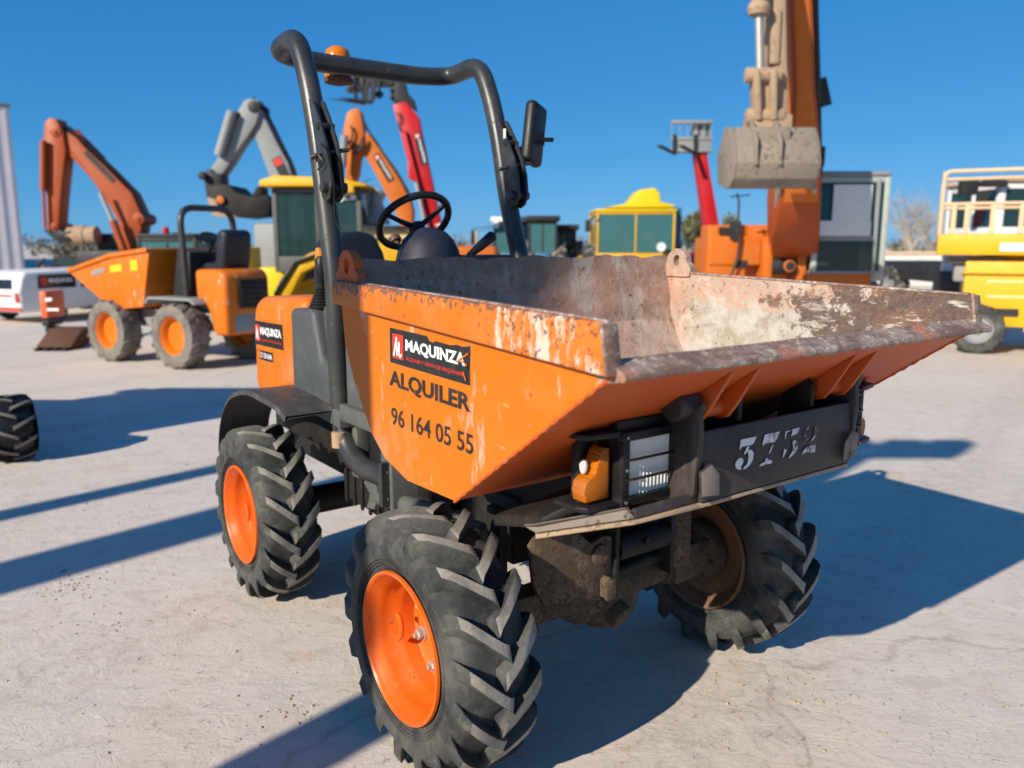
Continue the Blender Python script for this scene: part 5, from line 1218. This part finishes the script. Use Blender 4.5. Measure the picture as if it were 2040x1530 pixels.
def far_machine(label, u0, u1, v, Y, col, accent):
    mc = Mach("compact_digger", label, "digger", (pp((u0 + u1) / 2, 540, Y).x, Y + .8, 0), "compact diggers far off at the left")
    xa, xb = pp(u0, 540, Y).x, pp(u1, 540, Y).x; z1 = pp(100, v, Y).z
    b = MB(); b.bb((xa, Y, .4), (xb, Y + 2, z1 * .62)); mc.part("body", b, col, bevel=.06)
    cab_box(mc, xa + (xb - xa) * .3, xb - (xb - xa) * .1, Y + .2, Y + 1.6, z1 * .62, z1, col, col, M['glass'], sill=.05, pil=.06, over=0, mid=False, seat=False, roof_t=.06)
    q = MB(); q.bb((xa + .1, Y - .04, z1 * .5), (xa + .5, Y + .3, z1 * .66)); mc.part("side_cover", q, accent, bevel=.03)
    q = MB(); q.tube(P2([(u0 + 4, 540), (u0 + 2, v + 10), (u0 + 12, v + 2)], Y - .2), .07, 8); mc.part("boom", q, col)
    for x in (xa, xb - .4):
        t = MB(); t.bb((x, Y - .1, 0), (x + .4, Y + 2.1, .5)); mc.part("track", t, M['dirtsteel'], bevel=.18, seg=3)
far_machine("dark compact digger with an orange cover, far off behind the white van", 76, 162, 514, 32, M['bgblack'], M['bgorange'])
far_machine("dark compact digger half hidden behind the orange skip, far off", 176, 232, 518, 30, M['bgblack'], M['bgblack'])

bl = Mach("warehouse", "tall pale grey metal clad warehouse at the left edge", "building", (pp(-200, 540, 45).x, 45, 0))
C1 = pp(36, 400, 45); C1 = V((C1.x, 45, 0)); z1 = pp(10, 214, 45).z
ud, vd_ = V((-.80, -.60, 0)), V((-.60, .80, 0))
q = MB(); q.prism([C1, C1 + ud * 20, C1 + ud * 20 + vd_ * 40, C1 + vd_ * 40], (0, 0, z1)); shell = bl.part("wall", q, worn("lilac_grey_cladding", (.58, .55, .57), (.4, .38, .38), (.72, .78), (.50, .47, .48), .3, None, .3, .6, .3))
q = MB(); nn_ = V((ud.y, -ud.x, 0)) * -1
if nn_.y > 0: nn_ = -nn_
for k in range(36):
    p0 = C1 + ud * (.15 + k * .55); q.prism([p0 + nn_ * .004, p0 + ud * .14 + nn_ * .004, p0 + ud * .14 + nn_ * .04, p0 + nn_ * .04], (0, 0, z1 - .05))
bl.part("cladding_rib", q, shell.data.materials[0], shell)['kind'] = 'stuff'
q = MB(); e_ = C1 - ud * .08 - vd_ * .08; q.prism([e_ + V((0, 0, z1 + .003)), e_ + ud * 20.2 + V((0, 0, z1 + .003)), e_ + ud * 20.2 + vd_ * 40.2 + V((0, 0, z1 + .003)), e_ + vd_ * 40.2 + V((0, 0, z1 + .003))], (0, 0, .2)); bl.part("roof_edge", q, M['greymachine'], bevel=.02)

# --- right edge: white boundary wall, scissor lift, truck cab behind it, trees
wl_ = Mach("boundary_wall", "low white boundary wall with tan coping behind the excavator", "wall", (pp(1830, 560, 30).x, 30, 0))
q = MB(); q.bb((pp(1560, 560, 30).x, 30, 0), (pp(2400, 560, 30).x, 30.25, 1.12)); wq = wl_.part("wall", q, worn("whitewashed_wall", (.66, .63, .57), (.45, .4, .34), (.66, .72), (.52, .48, .42), .5, None, .3, .8, .6))
q = MB(); q.bb((pp(1560, 560, 30).x, 29.94, 1.122), (pp(2400, 560, 30).x, 30.3, 1.22)); wl_.part("coping", q, M['beige'], wq)

Ys = 11.3
mc = Mach("scissor_lift", "yellow scissor lift with beige guard rails at the right edge", "lift", (pp(1868, 480, Ys).x, Ys, 0)); mc.root.rotation_euler.z = -R(27)
x0 = pp(1868, 480, Ys).x; X1 = x0 + 2.6; yd = Ys + 1.6
dk = MB(); zd0, zd1 = pp(1900, 508, Ys).z, pp(1900, 466, Ys).z
dk.bb((x0, Ys, zd0), (X1, yd, zd1)); deck = mc.part("platform", dk, M['yellow'], bevel=.02)
rl = MB(); zt_ = pp(1880, 342, Ys).z; zm = pp(1880, 407, Ys).z
path = fillet([(x0 + .02, Ys + .02, zd1), (x0 + .02, Ys + .02, zt_), (X1 - .02, Ys + .02, zt_), (X1 - .02, Ys + .02, zd1)], .10); rl.tube(path, .028, 10)
path = fillet([(x0 + .02, Ys + .02, zd1), (x0 + .02, Ys + .02, zt_ - .01), (x0 + .02, yd - .02, zt_ - .01), (x0 + .02, yd - .02, zd1)], .10); rl.tube(path, .026, 10)
for y in (Ys + .02, yd - .02): rl.tube([(x0 + .02, y, zm), (X1 - .02, y, zm)], .024, 8)
rl.tube([(x0 + .02, yd - .02, zt_), (X1, yd - .02, zt_)], .026, 8); rl.tube([(x0 + .02, Ys, zm), (x0 + .02, yd, zm)], .024, 8)
for u in (1895, 1918, 1962, 2010, 2060): x = pp(u, 450, Ys).x; rl.bb((x - .03, Ys, zd1), (x + .03, Ys + .04, zm))
mc.part("guard_rail", rl, M['beige'], deck)
sg_ = MB(); sg_.bb(pp(1975, 500, Ys - .012), pp(2100, 484, Ys + .01)); mc.part("name_board", sg_, M['white'], deck)
bd = MB(); bd.bb((pp(1910, 600, Ys).x, Ys + .1, .38), (X1 + .1, yd - .1, pp(1900, 520, Ys).z)); bd.bb((pp(1905, 600, Ys).x, Ys + .04, pp(1900, 545, Ys).z), (X1 + .1, yd, pp(1900, 540, Ys).z))
body = mc.part("body", bd, M['yellow'], bevel=.03)
for v0 in (556, 585): 
    t = MB(); t.bb(pp(1945, v0 + 5, Ys + .09), pp(2005, v0, Ys + .11)); mc.part("label", t, M['beigehood'], body)
t = MB(); t.bb(pp(2010, 655, Ys + .02), pp(2110, 565, Ys + .2)); cbx = mc.part("control_box", t, M['beigehood'], body, bevel=.02)
t = MB(); t.bb(pp(2018, 640, Ys), pp(2028, 580, Ys + .05)); t.bb(pp(1960, 625, Ys + .08), pp(1995, 610, Ys + .12)); mc.part("dark_slot", t, M['bgblack'], body)
mo_ = MB(); mo_.bb(pp(1872, 560, Ys + .3), pp(1912, 514, Ys + .9)); mo_.bb(pp(1868, 524, Ys + .2), pp(1918, 511, Ys + .8), 1); mc.part("motor_cover", mo_, [M['greymachine'], M['bgblack']], bevel=.03)
for k in range(3):
    s_ = MB(); s_.bar((pp(1925, 500, Ys).x, Ys + .4 + .3 * k, pp(1900, 520, Ys).z + .02), (X1 - .2, Ys + .4 + .3 * k, zd0 - .02), .06, .09); mc.part("scissor_arm", s_, M['yellow'], body)
for (u, yy) in ((1935, Ys + .12), (2240, Ys + .12), (1935, yd - .12), (2240, yd - .12)): bg_wheel(mc, (pp(u, 650, Ys).x, yy, .345), .345, .26, 0, M['greymachine'], 12, [M['rubber'], M['rubber']])

mc = Mach("truck", "truck with pale cab and dark roof gear, behind the rails of the scissor lift", "truck", (pp(2000, 500, 15).x, 16, 0))
xa, xb = pp(1985, 450, 15).x, pp(2150, 450, 15).x
cb = cab_box(mc, xa, xb, 15, 16.8, .9, pp(1950, 362, 15).z, M['white'], M['beige'], M['glass'], sill=.9, pil=.12, over=.08, roof_t=.1)
t = MB(); t.bb(pp(1918, 388, 14.8), pp(1940, 354, 15.0)); t.tube(P2([(1938, 372), (1975, 358), (2000, 362)], 14.9), .05, 8); t.bb(pp(1960, 372, 14.85), pp(2000, 360, 15)); mc.part("mirror", t, M['bgblack'], cb, bevel=.02)
t = MB(); t.bb((xa, 16.9, .7), (xb, 20, 1.1)); t.bb((xa - .05, 15, .5), (xb + .05, 17, .95)); mc.part("chassis", t, M['bgblack'], bevel=.03)
for (x, y) in ((xa + .1, 15.8), (xb - .1, 15.8), (xa + .1, 19), (xb - .1, 19)): bg_wheel(mc, (x, y, .5), .5, .3, R(90), M['greymachine'])

# --- trees
def leaf_mat(name, c1, c2):
    m = NT(name); n1 = m.noise(3.5, 4, .6); return m.done(m.mix(m.th(n1, .35, .65), c1, c2), .7)
LM = leaf_mat("olive_leaves", (.10, .11, .045), (.17, .165, .075)); TM = leaf_mat("pale_twigs", (.30, .25, .19), (.38, .33, .27)); BK = worn("tree_bark", (.16, .12, .085), (.1, .08, .06), (.6, .7), (.2, .17, .13), .5, None, .3, .9)
def tree(u, Y, h, r, label, bare=False, n=1500, name="tree", seed=1, group=None):
    rnd = random.Random(seed); c = pp(u, 500, Y)
    mc = Mach(name, label, "tree", (c.x, Y, 0), group)
    t = MB(); tips = []
    t.tube([(c.x, Y, 0), (c.x + .05, Y, h * .2), (c.x, Y + .05, h * .45)], [h * .03, h * .024, h * .015], 10)
    for k in range(16 if bare else 9):
        a = rnd.uniform(0, 6.28); e = rnd.uniform(.35, 1); z0 = h * rnd.uniform(.15, .45)
        p0 = V((c.x, Y, z0)); p2 = V((c.x + math.cos(a) * r * e * .8, Y + math.sin(a) * r * e * .8, h * rnd.uniform(.55, .97)))
        p1 = p0.lerp(p2, .5) + V((0, 0, h * .08)); t.tube([p0, p1, p2], [h * .011, h * .006, h * .002], 6); tips += [p1, p2, p1.lerp(p2, .6)]
        if bare:
            for q in range(16):
                s_ = p1.lerp(p2, rnd.uniform(-.4, .9)); e_ = s_ + V((rnd.uniform(-.4, .4) * r, rnd.uniform(-.4, .4) * r, rnd.uniform(.05, .3) * h)); t.tube([s_, e_], [.010, .004], 3, cap=False)
    tr = mc.part("trunk", t, TM if bare else BK)
    if not bare:
        l = MB()
        clumps = [(V((c.x + rnd.gauss(0, .42) * r, Y + rnd.gauss(0, .42) * r, h * rnd.uniform(.3, .92))), rnd.uniform(.16, .34) * r) for _ in range(20)] + [(p, .25 * r) for p in tips[::2]]
        for i in range(n):
            cc, cr = rnd.choice(clumps); d_ = V((rnd.gauss(0, 1), rnd.gauss(0, 1), rnd.gauss(0, .8))); d_.normalize(); p = cc + d_ * cr * rnd.random() ** .4
            a = V((rnd.gauss(0, 1), rnd.gauss(0, 1), rnd.gauss(0, 1))).normalized(); b = a.cross(V((rnd.gauss(0, 1), rnd.gauss(0, 1), rnd.gauss(0, 1)))).normalized(); s_ = rnd.uniform(.06, .13)
            l.add([p - a * s_, p + b * s_ * .5, p + a * s_, p - b * s_ * .5], [(0, 1, 2, 3)])
        mc.part("crown", l, LM, smooth=0)
tree(1392, 38, 2.9, 1.5, "olive green bushy tree between the yellow backhoe and the orange excavator", n=3600, seed=3)
tree(1812, 44, 4.3, 2.6, "bare pale tree above the white wall beside the excavator cab", True, seed=5, group="bare trees above the white wall")
tree(1850, 48, 3.6, 2.4, "smaller bare tree above the white wall next to the lift's rails", True, seed=8, group="bare trees above the white wall")
tree(968, 60, 2.0, 2.6, "scrubby pale bush low behind the mirror of the white roofed tractor", True, seed=9, name="bush")

tl = MB(); rnd = random.Random(4)
for k in range(170):
    cx = rnd.uniform(-95, 95); cr = rnd.uniform(.9, 2.2); ch_ = rnd.uniform(.5, 1.5)
    for i in range(60):
        d_ = V((rnd.gauss(0, 1), rnd.gauss(0, 1), rnd.gauss(0, 1))).normalized() * rnd.random() ** .33
        p_ = V((cx + d_.x * cr, 95 + d_.y * cr, max(.1, ch_ + d_.z * ch_))); s_ = rnd.uniform(.16, .34)
        a_ = V((rnd.gauss(0, 1), rnd.gauss(0, 1), rnd.gauss(0, 1))).normalized(); b_ = a_.cross(V((rnd.gauss(0, 1), rnd.gauss(0, 1), rnd.gauss(0, 1)))).normalized()
        tl.add([p_ - a_ * s_, p_ + b_ * s_ * .6, p_ + a_ * s_, p_ - b_ * s_ * .6], [(0, 1, 2, 3)])
tlo = tl.build("treeline", leaf_mat("far_scrub", (.15, .15, .11), (.20, .19, .14)), None, smooth=0); tlo['kind'] = 'stuff'

gv = MB(); rnd = random.Random(12)
def crumb(x, y, s_):
    vs = [V((x, y, 0)) + V((math.cos(t) * s_ * rnd.uniform(.5, 1.2), math.sin(t) * s_ * rnd.uniform(.5, 1.2), rnd.uniform(0, .25) * s_)) for t in [6.283 * k / 6 for k in range(6)]] + [V((x, y, s_ * rnd.uniform(.4, .9)))]
    gv.add(vs, [(k, (k + 1) % 6, 6) for k in range(6)])
for i in range(520):
    y = 1.6 + 7 * rnd.random() ** 1.6; x = rnd.uniform(-.75, .75) * y; crumb(x, y, rnd.uniform(.002, .007) * (1 + .15 * y))
for (u, v, n_, sp) in ((150, 1165, 90, .10), (1500, 1370, 60, .14), (560, 1420, 26, .08), (300, 1230, 20, .15)):
    q_ = pp(u, v, 1); d_ = q_ - V((0, 0, CAM_H)); P0 = V((0, 0, CAM_H)) - d_ * (CAM_H / d_.z)
    for i in range(n_): crumb(P0.x + rnd.gauss(0, sp), P0.y + rnd.gauss(0, sp * .7), rnd.uniform(.003, .010))
gvo = gv.build("gravel", worn("dry_earth_crumbs", (.40, .31, .22), (.3, .24, .18), (.6, .7), (.46, .40, .33), .6, None, .4, .9, 6.), None, smooth=0); gvo['kind'] = 'stuff'

# --- masts added out of view and a loader at the left edge, whose shadows fall into it
def mast(label, x, y, h, w_):  # unseen mast on a trailer, added to throw a shadow strip into view
    mc = Mach("shadow_mast", label, "shadow mast", (x, y, 0), "shadow masts added behind the camera")
    b = MB(); b.bb((x - .55, y - .9, .35), (x + .55, y + .5, 1.0)); b.bb((x - .06, y - 1.7, .40), (x + .06, y - .9, .50)); mc.part("trailer", b, M['yellow'], bevel=.04)
    m_ = MB(); q = w_ / 2; m_.bb((x - q, y - q, .4), (x + q, y + q, h * .55)); m_.bb((x - q * .9, y - q * .9, h * .55), (x + q * .9, y + q * .9, h)); mc.part("mast", m_, M['greymachine'], bevel=.01)
    t = MB(); t.bb((x - .7, y - .06, h - .02), (x + .7, y + .06, h + .06)); mc.part("crossbar", t, M['greymachine'])
    for k in (-.55, -.2, .2, .55):
        l = MB(); l.bb((x + k - .14, y - .10, h + .08), (x + k + .14, y + .06, h + .32)); mc.part("lamp", l, M['bgblack'], bevel=.02)  # lamp boxes here only dress the added mast
    for s in (-.62, .62): bg_wheel(mc, (x + s, y - .2, .33), .33, .2, R(90), M['greymachine'])
mast("shorter mast added outside the picture to cast a shadow strip, nearest the big dumper", -3.397, -.887, 4.75, .19)
mast("thickest mast of the row added outside the picture to cast shadow strips", -6.75, -1.45, 5.6, .34)
mast("thin mast added outside the picture for its shadow, farthest of the row", -7.30, -.62, 5.7, .17)

mc = Mach("compact_loader", "compact loader at the left edge, only its chunky black front tyre in view", "loader", (-5.0, 5.4, 0))
b = MB(); b.bb((-6.0, 4.7, .28), (-4.25, 6.4, 1.0)); mc.part("body", b, M['greymachine'], bevel=.06)
b = MB(); b.bb((-5.7, 4.9, 1.02), (-4.3, 6.2, 1.62)); mc.part("engine_cover", b, M['bgblack'], bevel=.05)
for y in (4.6, 6.45):
    b = MB(); b.bar((-5.6, y, 1.3), (-4.4, y, 1.1), .1, .14); mc.part("lift_arm", b, M['greymachine'], bevel=.02)
p = pp(20, 846, 5.5)
b = MB(); b.tube([(-4.3, p.y, .3), (p.x - .1, p.y, .235)], .06, 10); mc.part("axle", b, M['bgblack'])
for (x, y) in ((p.x, 5.5), (p.x - 1.9, 5.5), (p.x - 1.2, 6.6), (p.x - 2.2, 6.6)):
    wh = bg_wheel(mc, (x, y, .232), .232, .30, R(-50), M['blackplastic'], 10, [M['blackplastic'], M['rubber']])
    for ch in list(wh.children): bpy.data.objects.remove(ch)
    ty = lug_tyre(.232, .27, .12, 10, None, .75); ty.build("tyre", [M['blackplastic'], M['dusty']], wh, bevel=.006, seg=2)
